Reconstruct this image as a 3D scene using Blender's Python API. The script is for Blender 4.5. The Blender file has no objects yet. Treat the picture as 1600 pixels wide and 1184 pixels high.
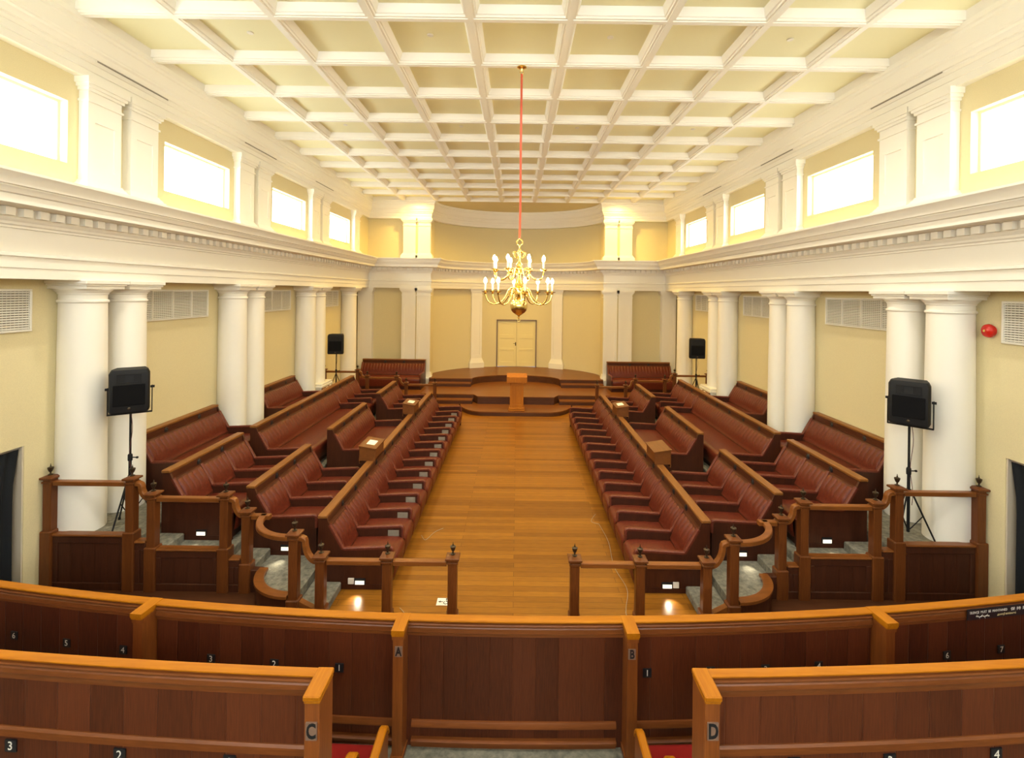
import bpy, math, random
from mathutils import Matrix, Vector
random.seed(7)
SC = bpy.context.scene
COL = SC.collection
PI = math.pi

# ------------------------------------------------------------------ camera
cam_d = bpy.data.cameras.new('camera')
cam_d.sensor_fit = 'HORIZONTAL'; cam_d.sensor_width = 36.0
cam_d.lens = 762.0 / 1600.0 * 36.0
cam_d.shift_x = -8.0 / 1600.0
cam_d.shift_y = -137.0 / 1600.0
cam_d.clip_start = 0.05; cam_d.clip_end = 200
cam = bpy.data.objects.new('camera', cam_d); COL.objects.link(cam)
H = 4.1
cam.matrix_world = Matrix.Translation((0, 0, H)) @ Matrix.Rotation(-0.0125, 4, 'Y') @ Matrix.Rotation(PI / 2, 4, 'X')
SC.camera = cam

# ------------------------------------------------------------------ view, world, light levels
SC.view_settings.view_transform = 'Standard'
try: SC.view_settings.look = 'None'
except Exception: pass
SC.view_settings.exposure = 1.1
SC.view_settings.gamma = 1.0
SC.view_settings.use_curve_mapping = False
WINDOW_GLOW = 3.5      # right side; the left windows take more sun
REAR_GLOW = 9.0
COVE_GLOW = 5.5
BULB_GLOW = 110.0
DOWNLIGHT_W = 118.0
GALLERY_W = 70.0
STEP_W = 5.0
w = bpy.data.worlds.new('world'); SC.world = w; w.use_nodes = True
w.node_tree.nodes['Background'].inputs[0].default_value = (0.75, 0.85, 1.0, 1)
w.node_tree.nodes['Background'].inputs[1].default_value = 0.6

# lamps: spots added at the coffer fixtures to light the hall, orange far rows (fixtures are modelled further down)
PITCH = 1.29
ROW1 = 4.918 * PITCH
ZC = H + 2.72 * PITCH
DOWN = [((kx - 4) * PITCH, ROW1 + PITCH * (r + 0.5)) for r in (-3, 0, 3, 6, 9) for kx in (1, 3, 5, 7)]
for x, y in DOWN:
    l = bpy.data.lights.new('downlight_fill', 'SPOT'); l.energy = GALLERY_W if y < 3 else DOWNLIGHT_W * (1.0 if y < 9 else .75 if y < 12 else 1.05 if y < 16 else 1.75)
    l.spot_size = 2.5; l.spot_blend = 0.7; l.shadow_soft_size = 0.07; l.color = (1.0, .95, .85) if y < 9 else ((1.0, .84, .52) if y < 12 else (1.0, .64, .13))
    o = bpy.data.objects.new('downlight_fill', l); COL.objects.link(o); o.location = (x, y, ZC + 0.125)

# ------------------------------------------------------------------ mesh builder
class MB:
    def __init__(s): s.v = []; s.f = []; s.m = []
    def face(s, pts, m=0):
        b = len(s.v); s.v += [tuple(p) for p in pts]; s.f.append(tuple(range(b, b + len(pts)))); s.m.append(m)
    def grid(s, rows, m=0, closed=False, cap=False):
        b = len(s.v); n = len(rows[0])
        for r in rows: s.v += [tuple(p) for p in r]
        for i in range(len(rows) - 1):
            for j in range(n if closed else n - 1):
                k = (j + 1) % n
                s.f.append((b + i * n + j, b + i * n + k, b + (i + 1) * n + k, b + (i + 1) * n + j)); s.m.append(m)
        if cap:
            s.f.append(tuple(b + j for j in reversed(range(n)))); s.m.append(m)
            q = b + (len(rows) - 1) * n
            s.f.append(tuple(q + j for j in range(n))); s.m.append(m)
    def hexa(s, fn, u0, u1, o0, o1, z0, z1, m=0, inset=0.0):
        b = len(s.v)
        for z, d in ((z0, 0), (z1, inset)):
            for u, o in ((u0 + d, o0), (u1 - d, o0), (u1 - d, o1 - d), (u0 + d, o1 - d)):
                x, y = fn(u, o); s.v.append((x, y, z))
        for f in ((0, 3, 2, 1), (4, 5, 6, 7), (0, 1, 5, 4), (1, 2, 6, 5), (2, 3, 7, 6), (3, 0, 4, 7)):
            s.f.append(tuple(b + i for i in f)); s.m.append(m)
    def box(s, x0, x1, y0, y1, z0, z1, c=0.0, m=0):
        if x0 > x1: x0, x1 = x1, x0
        if y0 > y1: y0, y1 = y1, y0
        if c <= 0:
            return s.hexa(lambda u, o: (u, o), x0, x1, y0, y1, z0, z1, m)
        c = min(c, (x1 - x0) * .45, (y1 - y0) * .45, (z1 - z0) * .45)
        b = len(s.v); idx = {}
        X = (x0, x1); Y = (y0, y1); Z = (z0, z1)
        for i in (0, 1):
            for j in (0, 1):
                for k in (0, 1):
                    sx = c if i == 0 else -c; sy = c if j == 0 else -c; sz = c if k == 0 else -c
                    idx[i, j, k, 0] = len(s.v); s.v.append((X[i], Y[j] + sy, Z[k] + sz))
                    idx[i, j, k, 1] = len(s.v); s.v.append((X[i] + sx, Y[j], Z[k] + sz))
                    idx[i, j, k, 2] = len(s.v); s.v.append((X[i] + sx, Y[j] + sy, Z[k]))
        def add(l):
            s.f.append(tuple(l)); s.m.append(m)
        for i in (0, 1):
            q = [idx[i, 0, 0, 0], idx[i, 1, 0, 0], idx[i, 1, 1, 0], idx[i, 0, 1, 0]]; add(q if i else q[::-1])
            q = [idx[0, i, 0, 1], idx[1, i, 0, 1], idx[1, i, 1, 1], idx[0, i, 1, 1]]; add(q[::-1] if i else q)
            q = [idx[0, 0, i, 2], idx[1, 0, i, 2], idx[1, 1, i, 2], idx[0, 1, i, 2]]; add(q if i else q[::-1])
        for i in (0, 1):
            for j in (0, 1):
                q = [idx[i, j, 0, 0], idx[i, j, 0, 1], idx[i, j, 1, 1], idx[i, j, 1, 0]]; add(q if (i == j) == False else q[::-1])
                q = [idx[i, 0, j, 0], idx[i, 1, j, 0], idx[i, 1, j, 2], idx[i, 0, j, 2]]; add(q if i != j else q[::-1])
                q = [idx[0, i, j, 1], idx[1, i, j, 1], idx[1, i, j, 2], idx[0, i, j, 2]]; add(q if i == j else q[::-1])
        for i in (0, 1):
            for j in (0, 1):
                for k in (0, 1):
                    q = [idx[i, j, k, 0], idx[i, j, k, 1], idx[i, j, k, 2]]; add(q if (i + j + k) % 2 else q[::-1])
    def prism(s, poly, a, b, plane='xy', m=0):
        def P(p, t):
            if plane == 'xy': return (p[0], p[1], t)
            if plane == 'xz': return (p[0], t, p[1])
            return (t, p[0], p[1])
        n = len(poly); s0 = len(s.v)
        s.v += [P(p, a) for p in poly] + [P(p, b) for p in poly]
        s.f.append(tuple(s0 + i for i in reversed(range(n)))); s.m.append(m)
        s.f.append(tuple(s0 + n + i for i in range(n))); s.m.append(m)
        for i in range(n):
            j = (i + 1) % n
            s.f.append((s0 + i, s0 + j, s0 + n + j, s0 + n + i)); s.m.append(m)
    def lathe(s, prof, c=(0, 0, 0), n=24, m=0, axis='z'):
        rows = []
        for r, z in prof:
            row = []
            for i in range(n):
                a = 2 * PI * i / n
                if axis == 'z': row.append((c[0] + r * math.cos(a), c[1] + r * math.sin(a), c[2] + z))
                elif axis == 'x': row.append((c[0] + z, c[1] + r * math.cos(a), c[2] + r * math.sin(a)))
                else: row.append((c[0] + r * math.cos(a), c[1] + z, c[2] + r * math.sin(a)))
            rows.append(row)
        s.grid(rows, m, closed=True, cap=True)
    def tube(s, pts, r, n=8, m=0, closed=False):
        pts = [Vector(p) for p in pts]; k = len(pts)
        rr = r if isinstance(r, (list, tuple)) else [r] * k
        rows = []; nrm = None
        for i, p in enumerate(pts):
            a = pts[(i - 1) % k] if (closed or i > 0) else p
            b = pts[(i + 1) % k] if (closed or i < k - 1) else p
            t = (b - a).normalized()
            if nrm is None:
                nrm = t.cross(Vector((0, 0, 1)))
                if nrm.length < 1e-4: nrm = t.cross(Vector((1, 0, 0)))
                nrm.normalize()
            nrm = (nrm - t * nrm.dot(t)).normalized(); bn = t.cross(nrm)
            rows.append([p + (nrm * math.cos(2 * PI * j / n) + bn * math.sin(2 * PI * j / n)) * rr[i] for j in range(n)])
        if closed: rows.append(rows[0])
        s.grid(rows, m, closed=True, cap=not closed)
    def sweep(s, prof, path, m=0, ends=True):
        """prof: (out, z); out is to the right of the walking direction. Mitred corners."""
        k = len(path); rows = []
        for i in range(k):
            p = Vector(path[i])
            d0 = (p - Vector(path[i - 1])).normalized() if i > 0 else None
            d1 = (Vector(path[i + 1]) - p).normalized() if i < k - 1 else None
            if d0 is None: d0 = d1
            if d1 is None: d1 = d0
            n0 = Vector((d0.y, -d0.x)); n1 = Vector((d1.y, -d1.x))
            nn = n0 + n1; nn = nn / max(nn.dot(n0), .2)
            rows.append([(p.x + nn.x * o, p.y + nn.y * o, z) for o, z in prof])
        s.grid(rows, m)
        if ends:
            s.face(rows[0], m); s.face(rows[-1][::-1], m)
    def mesh(s, verts, faces, fn, m=0):
        b = len(s.v); s.v += [tuple(fn(v)) for v in verts]
        for f in faces: s.f.append(tuple(b + i for i in f)); s.m.append(m)
    def data(s, name, mats, ang=32):
        me = bpy.data.meshes.new(name)
        me.from_pydata(s.v, [], s.f)
        for mt in (mats if isinstance(mats, (list, tuple)) else [mats]): me.materials.append(mt)
        me.polygons.foreach_set('material_index', s.m)
        me.polygons.foreach_set('use_smooth', [True] * len(s.f))
        me.update()
        import bmesh
        bm = bmesh.new(); bm.from_mesh(me)
        bmesh.ops.recalc_face_normals(bm, faces=bm.faces); bm.to_mesh(me); bm.free()
        me.set_sharp_from_angle(angle=math.radians(ang))
        return me
    def build(s, name, mats, parent=None, ang=32):
        o = bpy.data.objects.new(name, s.data(name, mats, ang)); COL.objects.link(o)
        if parent is not None: o.parent = parent
        return o

def tag(o, label, cat=None, group=None):
    o['label'] = label
    if cat: o['category'] = cat
    if group: o['group'] = group
    return o
def structure(o): o['kind'] = 'structure'; return o
def empty(name, loc, rz=0.0):
    o = bpy.data.objects.new(name, None); COL.objects.link(o); o.location = loc; o.rotation_euler = (0, 0, rz)
    o.empty_display_size = 0.2
    return o
def kids(o): return [c for c in bpy.data.objects if c.parent == o]
def copy_tree(o, parent=None):
    c = o.copy(); COL.objects.link(c)
    if parent is not None: c.parent = parent
    for ch in kids(o): copy_tree(ch, c)
    return c

_txt = {}
def text_mesh(body, size, extrude=0.001, offset=0.0):
    key = (body, size, extrude, offset)
    if key not in _txt:
        cu = bpy.data.curves.new('t', 'FONT'); cu.body = body; cu.size = size; cu.extrude = extrude; cu.offset = offset
        cu.align_x = 'CENTER'; cu.align_y = 'CENTER'; cu.resolution_u = 3
        ob = bpy.data.objects.new('t', cu); COL.objects.link(ob)
        dg = bpy.context.evaluated_depsgraph_get()
        me = bpy.data.meshes.new_from_object(ob.evaluated_get(dg))
        vs = [tuple(v.co) for v in me.vertices]; fs = [tuple(p.vertices) for p in me.polygons]
        bpy.data.objects.remove(ob); bpy.data.curves.remove(cu); bpy.data.meshes.remove(me)
        _txt[key] = (vs, fs)
    return _txt[key]

# ------------------------------------------------------------------ materials
def new_mat(name):
    m = bpy.data.materials.new(name); m.use_nodes = True
    nt = m.node_tree; b = nt.nodes['Principled BSDF']
    return m, nt, b
def N(nt, t, **kw):
    n = nt.nodes.new(t)
    for k, v in kw.items(): setattr(n, k, v)
    return n
def mapped(nt, scale, coord='Object'):
    tc = N(nt, 'ShaderNodeTexCoord'); mp = N(nt, 'ShaderNodeMapping'); mp.inputs['Scale'].default_value = scale
    nt.links.new(tc.outputs[coord], mp.inputs['Vector']); return mp.outputs['Vector']
def ramp(nt, fac, stops):
    r = N(nt, 'ShaderNodeValToRGB'); e = r.color_ramp.elements
    e[0].position = stops[0][0]; e[0].color = (*stops[0][1], 1)
    e[1].position = stops[-1][0]; e[1].color = (*stops[-1][1], 1)
    for p, c in stops[1:-1]:
        q = e.new(p); q.color = (*c, 1)
    nt.links.new(fac, r.inputs[0]); return r.outputs[0]
def bump(nt, b, h, strength, dist=0.01):
    bp = N(nt, 'ShaderNodeBump'); bp.inputs['Strength'].default_value = strength; bp.inputs['Distance'].default_value = dist
    nt.links.new(h, bp.inputs['Height']); nt.links.new(bp.outputs[0], b.inputs['Normal'])
def plain(name, col, rough=.5, metal=0.0, spec=.5, noise=0.0, nscale=30):
    m, nt, b = new_mat(name)
    b.inputs['Base Color'].default_value = (*col, 1); b.inputs['Roughness'].default_value = rough
    b.inputs['Metallic'].default_value = metal; b.inputs['Specular IOR Level'].default_value = spec
    if noise:
        v = mapped(nt, (nscale,) * 3); n = N(nt, 'ShaderNodeTexNoise'); n.inputs['Detail'].default_value = 4
        nt.links.new(v, n.inputs['Vector']); bump(nt, b, n.outputs['Fac'], noise, .004)
        c = ramp(nt, n.outputs['Fac'], [(.3, tuple(x * .94 for x in col)), (.7, tuple(min(1, x * 1.04) for x in col))])
        nt.links.new(c, b.inputs['Base Color'])
    return m
def wood(name, c1, c2, axis='y', rough=.35, sc=1.0, spec=.3, coat=0.0):
    m, nt, b = new_mat(name)
    s = {'x': (1.2, 26, 26), 'y': (26, 1.2, 26), 'z': (26, 26, 1.2)}[axis]
    v = mapped(nt, tuple(q * sc for q in s))
    n = N(nt, 'ShaderNodeTexNoise'); n.inputs['Detail'].default_value = 6; n.inputs['Distortion'].default_value = .6
    nt.links.new(v, n.inputs['Vector'])
    v2 = mapped(nt, tuple(q * .12 * sc for q in s)); n2 = N(nt, 'ShaderNodeTexNoise'); n2.inputs['Detail'].default_value = 2
    nt.links.new(v2, n2.inputs['Vector'])
    mx = N(nt, 'ShaderNodeMath', operation='MULTIPLY_ADD'); mx.inputs[1].default_value = .6
    nt.links.new(n.outputs['Fac'], mx.inputs[0])
    m2 = N(nt, 'ShaderNodeMath', operation='MULTIPLY'); m2.inputs[1].default_value = .4
    nt.links.new(n2.outputs['Fac'], m2.inputs[0]); nt.links.new(m2.outputs[0], mx.inputs[2])
    c = ramp(nt, mx.outputs[0], [(.32, c1), (.68, c2)])
    nt.links.new(c, b.inputs['Base Color'])
    b.inputs['Roughness'].default_value = rough; b.inputs['Specular IOR Level'].default_value = spec
    b.inputs['Coat Weight'].default_value = coat; b.inputs['Coat Roughness'].default_value = .2
    bump(nt, b, n.outputs['Fac'], .08, .002)
    return m
def boards(name, c1, c2, width, rough=.38):
    m, nt, b = new_mat(name)
    tc = N(nt, 'ShaderNodeTexCoord'); sp = N(nt, 'ShaderNodeSeparateXYZ'); nt.links.new(tc.outputs['Object'], sp.inputs[0])
    d = N(nt, 'ShaderNodeMath', operation='DIVIDE'); d.inputs[1].default_value = width; nt.links.new(sp.outputs[0], d.inputs[0])
    fl = N(nt, 'ShaderNodeMath', operation='FLOOR'); nt.links.new(d.outputs[0], fl.inputs[0])
    wn = N(nt, 'ShaderNodeTexWhiteNoise', noise_dimensions='1D'); nt.links.new(fl.outputs[0], wn.inputs['W'])
    v = mapped(nt, (30, 30, 1.4)); n = N(nt, 'ShaderNodeTexNoise'); n.inputs['Detail'].default_value = 5; n.inputs['Distortion'].default_value = .8
    nt.links.new(v, n.inputs['Vector'])
    mx = N(nt, 'ShaderNodeMath', operation='MULTIPLY_ADD'); mx.inputs[1].default_value = .30; nt.links.new(wn.outputs[0], mx.inputs[0])
    q = N(nt, 'ShaderNodeMath', operation='MULTIPLY'); q.inputs[1].default_value = .7; nt.links.new(n.outputs[0], q.inputs[0]); nt.links.new(q.outputs[0], mx.inputs[2])
    c = ramp(nt, mx.outputs[0], [(.2, c1), (.8, c2)]); nt.links.new(c, b.inputs['Base Color'])
    fr = N(nt, 'ShaderNodeMath', operation='FRACT'); nt.links.new(d.outputs[0], fr.inputs[0])
    pp = N(nt, 'ShaderNodeMath', operation='PINGPONG'); pp.inputs[1].default_value = .5; nt.links.new(fr.outputs[0], pp.inputs[0])
    sm = N(nt, 'ShaderNodeMath', operation='SMOOTH_MIN'); sm.inputs[1].default_value = .03; sm.inputs[2].default_value = .02
    nt.links.new(pp.outputs[0], sm.inputs[0]); bump(nt, b, sm.outputs[0], .6, .2)
    b.inputs['Roughness'].default_value = rough; b.inputs['Specular IOR Level'].default_value = .3
    return m
def glow(name, col, s):
    m, nt, b = new_mat(name)
    b.inputs['Base Color'].default_value = (*col, 1); b.inputs['Emission Color'].default_value = (*col, 1); b.inputs['Emission Strength'].default_value = s
    return m
def floor_mat():
    m, nt, b = new_mat('teak_floor')
    v = mapped(nt, (1, 1, 1)); br = N(nt, 'ShaderNodeTexBrick')
    br.inputs['Scale'].default_value = 1.0; br.inputs['Brick Width'].default_value = 2.3; br.inputs['Row Height'].default_value = .115
    br.inputs['Mortar Size'].default_value = .0022; br.inputs['Mortar Smooth'].default_value = .3; br.inputs['Bias'].default_value = -.1; br.offset = .37
    br.inputs['Color1'].default_value = (.31, .122, .013, 1); br.inputs['Color2'].default_value = (.19, .068, .008, 1); br.inputs['Mortar'].default_value = (.05, .018, .006, 1)
    nt.links.new(v, br.inputs['Vector'])
    v2 = mapped(nt, (1.0, 22, 22)); n = N(nt, 'ShaderNodeTexNoise'); n.inputs['Detail'].default_value = 5; nt.links.new(v2, n.inputs['Vector'])
    c = ramp(nt, n.outputs[0], [(.3, (.78, .74, .7)), (.7, (1.12, 1.14, 1.15))])
    mx = N(nt, 'ShaderNodeMix', data_type='RGBA', blend_type='MULTIPLY'); mx.inputs[0].default_value = 1
    nt.links.new(br.outputs[0], mx.inputs[6]); nt.links.new(c, mx.inputs[7]); nt.links.new(mx.outputs[2], b.inputs['Base Color'])
    b.inputs['Roughness'].default_value = .33; b.inputs['Specular IOR Level'].default_value = .16
    bump(nt, b, br.outputs[1], -.15, .003)
    return m
def carpet_mat():
    m, nt, b = new_mat('carpet')
    v = mapped(nt, (3.2,) * 3); n = N(nt, 'ShaderNodeTexNoise'); n.inputs['Detail'].default_value = 6; n.inputs['Roughness'].default_value = .65; nt.links.new(v, n.inputs['Vector'])
    c = ramp(nt, n.outputs[0], [(.32, (.132, .127, .10)), (.68, (.31, .288, .222))]); nt.links.new(c, b.inputs['Base Color'])
    v2 = mapped(nt, (260,) * 3); n2 = N(nt, 'ShaderNodeTexNoise'); nt.links.new(v2, n2.inputs['Vector']); bump(nt, b, n2.outputs[0], .6, .006)
    b.inputs['Roughness'].default_value = .95; b.inputs['Specular IOR Level'].default_value = .1
    return m
def leather_mat(name, c1, c2, rough):
    m, nt, b = new_mat(name)
    v = mapped(nt, (7,) * 3); n = N(nt, 'ShaderNodeTexNoise'); n.inputs['Detail'].default_value = 5; nt.links.new(v, n.inputs['Vector'])
    c = ramp(nt, n.outputs[0], [(.3, c1), (.72, c2)]); nt.links.new(c, b.inputs['Base Color'])
    v2 = mapped(nt, (160,) * 3); n2 = N(nt, 'ShaderNodeTexVoronoi'); nt.links.new(v2, n2.inputs['Vector']); bump(nt, b, n2.outputs[0], .1, .002)
    b.inputs['Roughness'].default_value = rough; b.inputs['Specular IOR Level'].default_value = .28
    return m

M_WHITE = plain('cream_white_paint', (.88, .85, .76), .55)
M_WALL = plain('yellow_wall_paint', (.73, .64, .385), .8, spec=.2, noise=.25, nscale=22)
M_PANEL = plain('ceiling_panel_paint', (.87, .84, .56), .7, spec=.2)
M_FLOOR = floor_mat()
M_CARPET = carpet_mat()
M_DARK = wood('mahogany', (0.0360, 0.0095, 0.0045), (0.0720, 0.0201, 0.0081), 'z', .38)
M_DARKY = wood('mahogany_along', (0.0540, 0.0148, 0.0063), (0.1020, 0.0285, 0.0108), 'y', .36)
M_CAP = wood('worn_bench_cap', (0.1641, 0.0580, 0.0119), (0.2888, 0.1148, 0.0252), 'y', .4)
M_LEATHER = leather_mat('oxblood_leather', (0.0823, 0.0131, 0.0063), (0.1509, 0.0263, 0.0102), .36)
M_ARM = leather_mat('worn_arm_leather', (0.0957, 0.0196, 0.0106), (0.1688, 0.0401, 0.0205), .36)
M_RAIL = wood('rail_teak', (0.0930, 0.0262, 0.0063), (0.1725, 0.0524, 0.0117), 'z', .33)
M_RAILX = wood('rail_teak_along', (0.1377, 0.0427, 0.0087), (0.2537, 0.0841, 0.0174), 'x', .3)
M_RPANEL = wood('rail_panel', (0.0420, 0.0132, 0.0060), (0.0780, 0.0240, 0.0108), 'z', .4)
M_GCAP = wood('gallery_cap_teak', (0.2875, 0.0873, 0.0027), (0.4140, 0.1488, 0.0055), 'x', .4, spec=.14)
M_GCAPY = wood('gallery_cap_teak_end', (0.2875, 0.0873, 0.0027), (0.4140, 0.1488, 0.0055), 'y', .4, spec=.14)
M_GMOULD = wood('gallery_moulding', (0.1275, 0.0359, 0.0090), (0.2100, 0.0635, 0.0153), 'x', .33)
M_GWOOD = wood('gallery_post', (0.1500, 0.0414, 0.0090), (0.2475, 0.0731, 0.0153), 'z', .36)
M_GBOARD = boards('gallery_boards', (0.0443, 0.0113, 0.0050), (0.1353, 0.0351, 0.0128), .178)
M_LECT = wood('lectern_oak', (0.3380, 0.1058, 0.0091), (0.5070, 0.1788, 0.0183), 'z', .35)
M_BOX = wood('box_lectern_wood', (0.1150, 0.0360, 0.0076), (0.2012, 0.0688, 0.0152), 'y', .4)
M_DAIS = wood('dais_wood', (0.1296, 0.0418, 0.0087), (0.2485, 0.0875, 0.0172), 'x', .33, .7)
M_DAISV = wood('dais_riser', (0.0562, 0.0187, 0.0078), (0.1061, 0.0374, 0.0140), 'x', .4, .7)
M_BRASS = plain('brass', (.83, .60, .20), .24, 1.0)
M_DARKBRASS = plain('dark_bronze', (.07, .048, .028), .4, .7)
M_BLACK = plain('black_plastic', (.010, .010, .011), .6, spec=.25)
M_GRILLE = plain('black_grille', (.006, .006, .007), .8, spec=.12, noise=.8, nscale=220)
M_STEEL = plain('steel', (.55, .55, .53), .3, 1.0)
M_PAPER = plain('white_paper', (.86, .82, .72), .7)
M_PLASTIC = plain('ivory_plastic', (.80, .77, .68), .4)
M_CABLE = plain('grey_white_cable', (.42, .37, .28), .5)
M_REDCORD = plain('red_cord', (.62, .09, .035), .6)
M_RED = plain('red_gloss', (.62, .02, .012), .2)
M_REDSEAT = plain('red_cushion', (.17, .008, .006), .85, spec=.08)
M_CURTAIN = plain('black_curtain', (.012, .014, .017), .85, spec=.2)
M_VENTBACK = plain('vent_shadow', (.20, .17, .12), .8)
M_VENT = plain('vent_paint', (.82, .79, .70), .45)
M_MESHGREY = plain('metal_mesh', (.30, .26, .20), .5, .3, noise=.6, nscale=160)
M_DOOR = plain('door_paint', (.80, .70, .36), .5)
M_DOORFRAME = plain('door_dark_frame', (.18, .13, .12), .5)
M_WINFRAME = plain('window_frame_paint', (.82, .76, .6), .45)
M_WINDOW = glow('daylit_glass', (.97, 1.0, .985), WINDOW_GLOW)
M_WINDOWL = glow('sunlit_glass', (.88, .97, 1.0), WINDOW_GLOW * 1.4)
M_WINDOWR = glow('rear_fill_glass', (.95, .99, 1.0), REAR_GLOW)
M_COVE = glow('cove_tube', (1.0, .74, .30), COVE_GLOW)
M_BULB = glow('bulb', (1.0, .74, .32), BULB_GLOW)
M_STEPLAMP = glow('step_lamp', (1.0, .93, .78), .42)
M_PLATE = plain('black_plate', (.014, .014, .016), .35)
M_ENGRAVE = plain('silver_engraving', (.75, .72, .66), .4)
M_GOLDENG = plain('pale_gold_engraving', (.66, .52, .28), .4)
M_GREYPLATE = plain('grey_letter_plate', (.20, .12, .085), .4)
M_INK = plain('black_ink', (.01, .01, .012), .4)
M_CANDLE = plain('candle_tube', (.86, .80, .62), .5)
M_CONCRETE = plain('rough_plaster', (.62, .54, .42), .9, noise=.8, nscale=60)

# ------------------------------------------------------------------ plan constants
XW, XF, XA, XCOL = 6.36, 5.87, 6.0, 6.15     # wall, entablature face, attic wall, column axis
YF, YB = 19.3, 19.55                         # far entablature face, far wall
Y0, CP, CD, CR = 6.92, 3.64, .74, .28        # columns: first, pair pitch, gap in a pair, radius
YBACK = -3.0
AX, AB = 3.6, 2.85                           # apse ellipse
PLAT = .67
def ell(a, b, c, n, lo=PI, hi=0.0): return [(a * math.cos(lo + (hi - lo) * i / n), c + b * math.sin(lo + (hi - lo) * i / n)) for i in range(n + 1)]

# ------------------------------------------------------------------ walls
def holed(mb, X, ya, yb, za, zb, holes, depth, m=0):
    """wall in the plane x = X; holes (y0, y1, z0, z1) with reveals going out by depth (signed)."""
    ys = sorted({ya, yb, *[h[0] for h in holes], *[h[1] for h in holes]}); zs = sorted({za, zb, *[h[2] for h in holes], *[h[3] for h in holes]})
    for i in range(len(ys) - 1):
        for j in range(len(zs) - 1):
            cy, cz = (ys[i] + ys[i + 1]) / 2, (zs[j] + zs[j + 1]) / 2
            if any(h[0] < cy < h[1] and h[2] < cz < h[3] for h in holes): continue
            mb.face([(X, ys[i], zs[j]), (X, ys[i + 1], zs[j]), (X, ys[i + 1], zs[j + 1]), (X, ys[i], zs[j + 1])], m)
    for y0, y1, z0, z1 in holes:
        for (p, q) in (((y0, z0), (y1, z0)), ((y1, z0), (y1, z1)), ((y1, z1), (y0, z1)), ((y0, z1), (y0, z0))):
            mb.face([(X, *p), (X, *q), (X + depth, *q), (X + depth, *p)], m)
WIN = [(Y0 + CP * k + 1.34, Y0 + CP * k + 3.2, H + 1.63, H + 2.46) for k in (-2, -1, 0, 1, 2)]
DOORY = (4.95, 6.32, 0.0, 2.02)
wn = 0
for sg, nm in ((-1, 'left'), (1, 'right')):
    mb = MB(); holed(mb, sg * XW, YBACK, YB, 0, 4.3, [DOORY], sg * .3)
    holed(mb, sg * XA, YBACK, YB, 5.2, 7.9, WIN, sg * .16)
    mb.face([(sg * (XW + .3), DOORY[0], 0), (sg * (XW + .3), DOORY[1], 0), (sg * (XW + .3), DOORY[1], 2.02), (sg * (XW + .3), DOORY[0], 2.02)])
    structure(mb.build('wall_' + nm, M_WALL))
    for y0, y1, z0, z1 in WIN:
        wn += 1
        f = MB(); t = .035
        xa, xb = sg * (XA + .11), sg * (XA + .16)
        f.box(xa, xb, y0, y1, z0, z0 + t); f.box(xa, xb, y0, y1, z1 - t, z1); f.box(xa, xb, y0, y0 + t, z0 + t, z1 - t); f.box(xa, xb, y1 - t, y1, z0 + t, z1 - t)
        fr = structure(f.build('window_%d' % wn, M_WINFRAME))
        g = MB(); g.box(sg * (XA + .13), sg * (XA + .15), y0 + t, y1 - t, z0 + t, z1 - t)
        g.build('pane', M_WINDOWL if sg < 0 else M_WINDOW, fr)
# far wall: two bays, and the apse
mb = MB()
for sg in (-1, 1):
    mb.box(sg * 3.62, sg * (XW + .4), YB, YB + .3, 0, 7.9)
    mb.box(sg * 3.42, sg * 4.54, YF + .05, YB + .4, 0, 7.9)
pth = ell(AX, AB, YF + .1, 40)
# opening for the door in the middle of the apse
DW, DZ = .88, 2.78
row = lambda z: [(x, y, z) for x, y in pth]
L = [p for p in pth if p[0] < -DW]; R = [p for p in pth if p[0] > DW]
yd = YF + .1 + AB * math.sqrt(1 - (DW / AX) ** 2)
L.append((-DW - .03, yd)); R.insert(0, (DW + .03, yd))
for pts in (L, R): mb.grid([[(x, y, 0) for x, y in pts], [(x, y, DZ + .03) for x, y in pts]])
mb.grid([[(x, y, DZ + .03) for x, y in pth], [(x, y, 8.0) for x, y in pth]])
structure(mb.build('wall_far', M_WALL, ang=20))
mb = MB(); mb.box(-7, 7, YBACK - .3, YBACK, 0, 7.9); structure(mb.build('wall_rear', M_WALL))
for xc in (-3.6, 0, 3.6):  # unseen rear windows, added as the inferred source behind the camera
    wn += 1
    f = MB(); x0, x1, z0, z1, t = xc - 1.0, xc + 1.0, 4.9, 6.6, .06
    for q in ((x0 - t, x0, z0 - t, z1 + t), (x1, x1 + t, z0 - t, z1 + t), (x0, x1, z0 - t, z0), (x0, x1, z1, z1 + t), (xc - .02, xc + .02, z0, z1)): f.box(q[0], q[1], YBACK, YBACK + .05, q[2], q[3])
    fr = structure(f.build('window_%d' % wn, M_WINFRAME))
    g = MB(); g.box(x0, x1, YBACK + .01, YBACK + .02, z0, z1); g.build('pane', M_WINDOWR, fr)

# ------------------------------------------------------------------ ceiling with coffers
mb = MB()
def cell(x0, x1, y0, y1):
    lv = [(0, 0), (.035, 0), (.035, .014), (.064, .014), (.068, .040), (.086, .046), (.122, .150)]
    rows = []
    for d, h in lv:
        z = ZC + h
        rows.append([(x0 + d, y0 + d, z), (x1 - d, y0 + d, z), (x1 - d, y1 - d, z), (x0 + d, y1 - d, z)])
    mb.grid(rows, 0, closed=True)
    mb.face(rows[-1], 1)
for j in range(-8, 10):
    for k in range(9):
        cell((k - 4.5) * PITCH, (k - 3.5) * PITCH, ROW1 + j * PITCH, ROW1 + (j + 1) * PITCH)
structure(mb.build('ceiling', [M_WHITE, M_PANEL], ang=20))
mb = MB()
pts = ell(3.7, 2.95, YF - .1, 40); mb.face([(x, y, ZC + .02) for x, y in [(-3.7, YF - .05)] + pts[1:-1] + [(3.7, YF - .05)]])
structure(mb.build('ceiling_apse', M_WALL))
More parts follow.
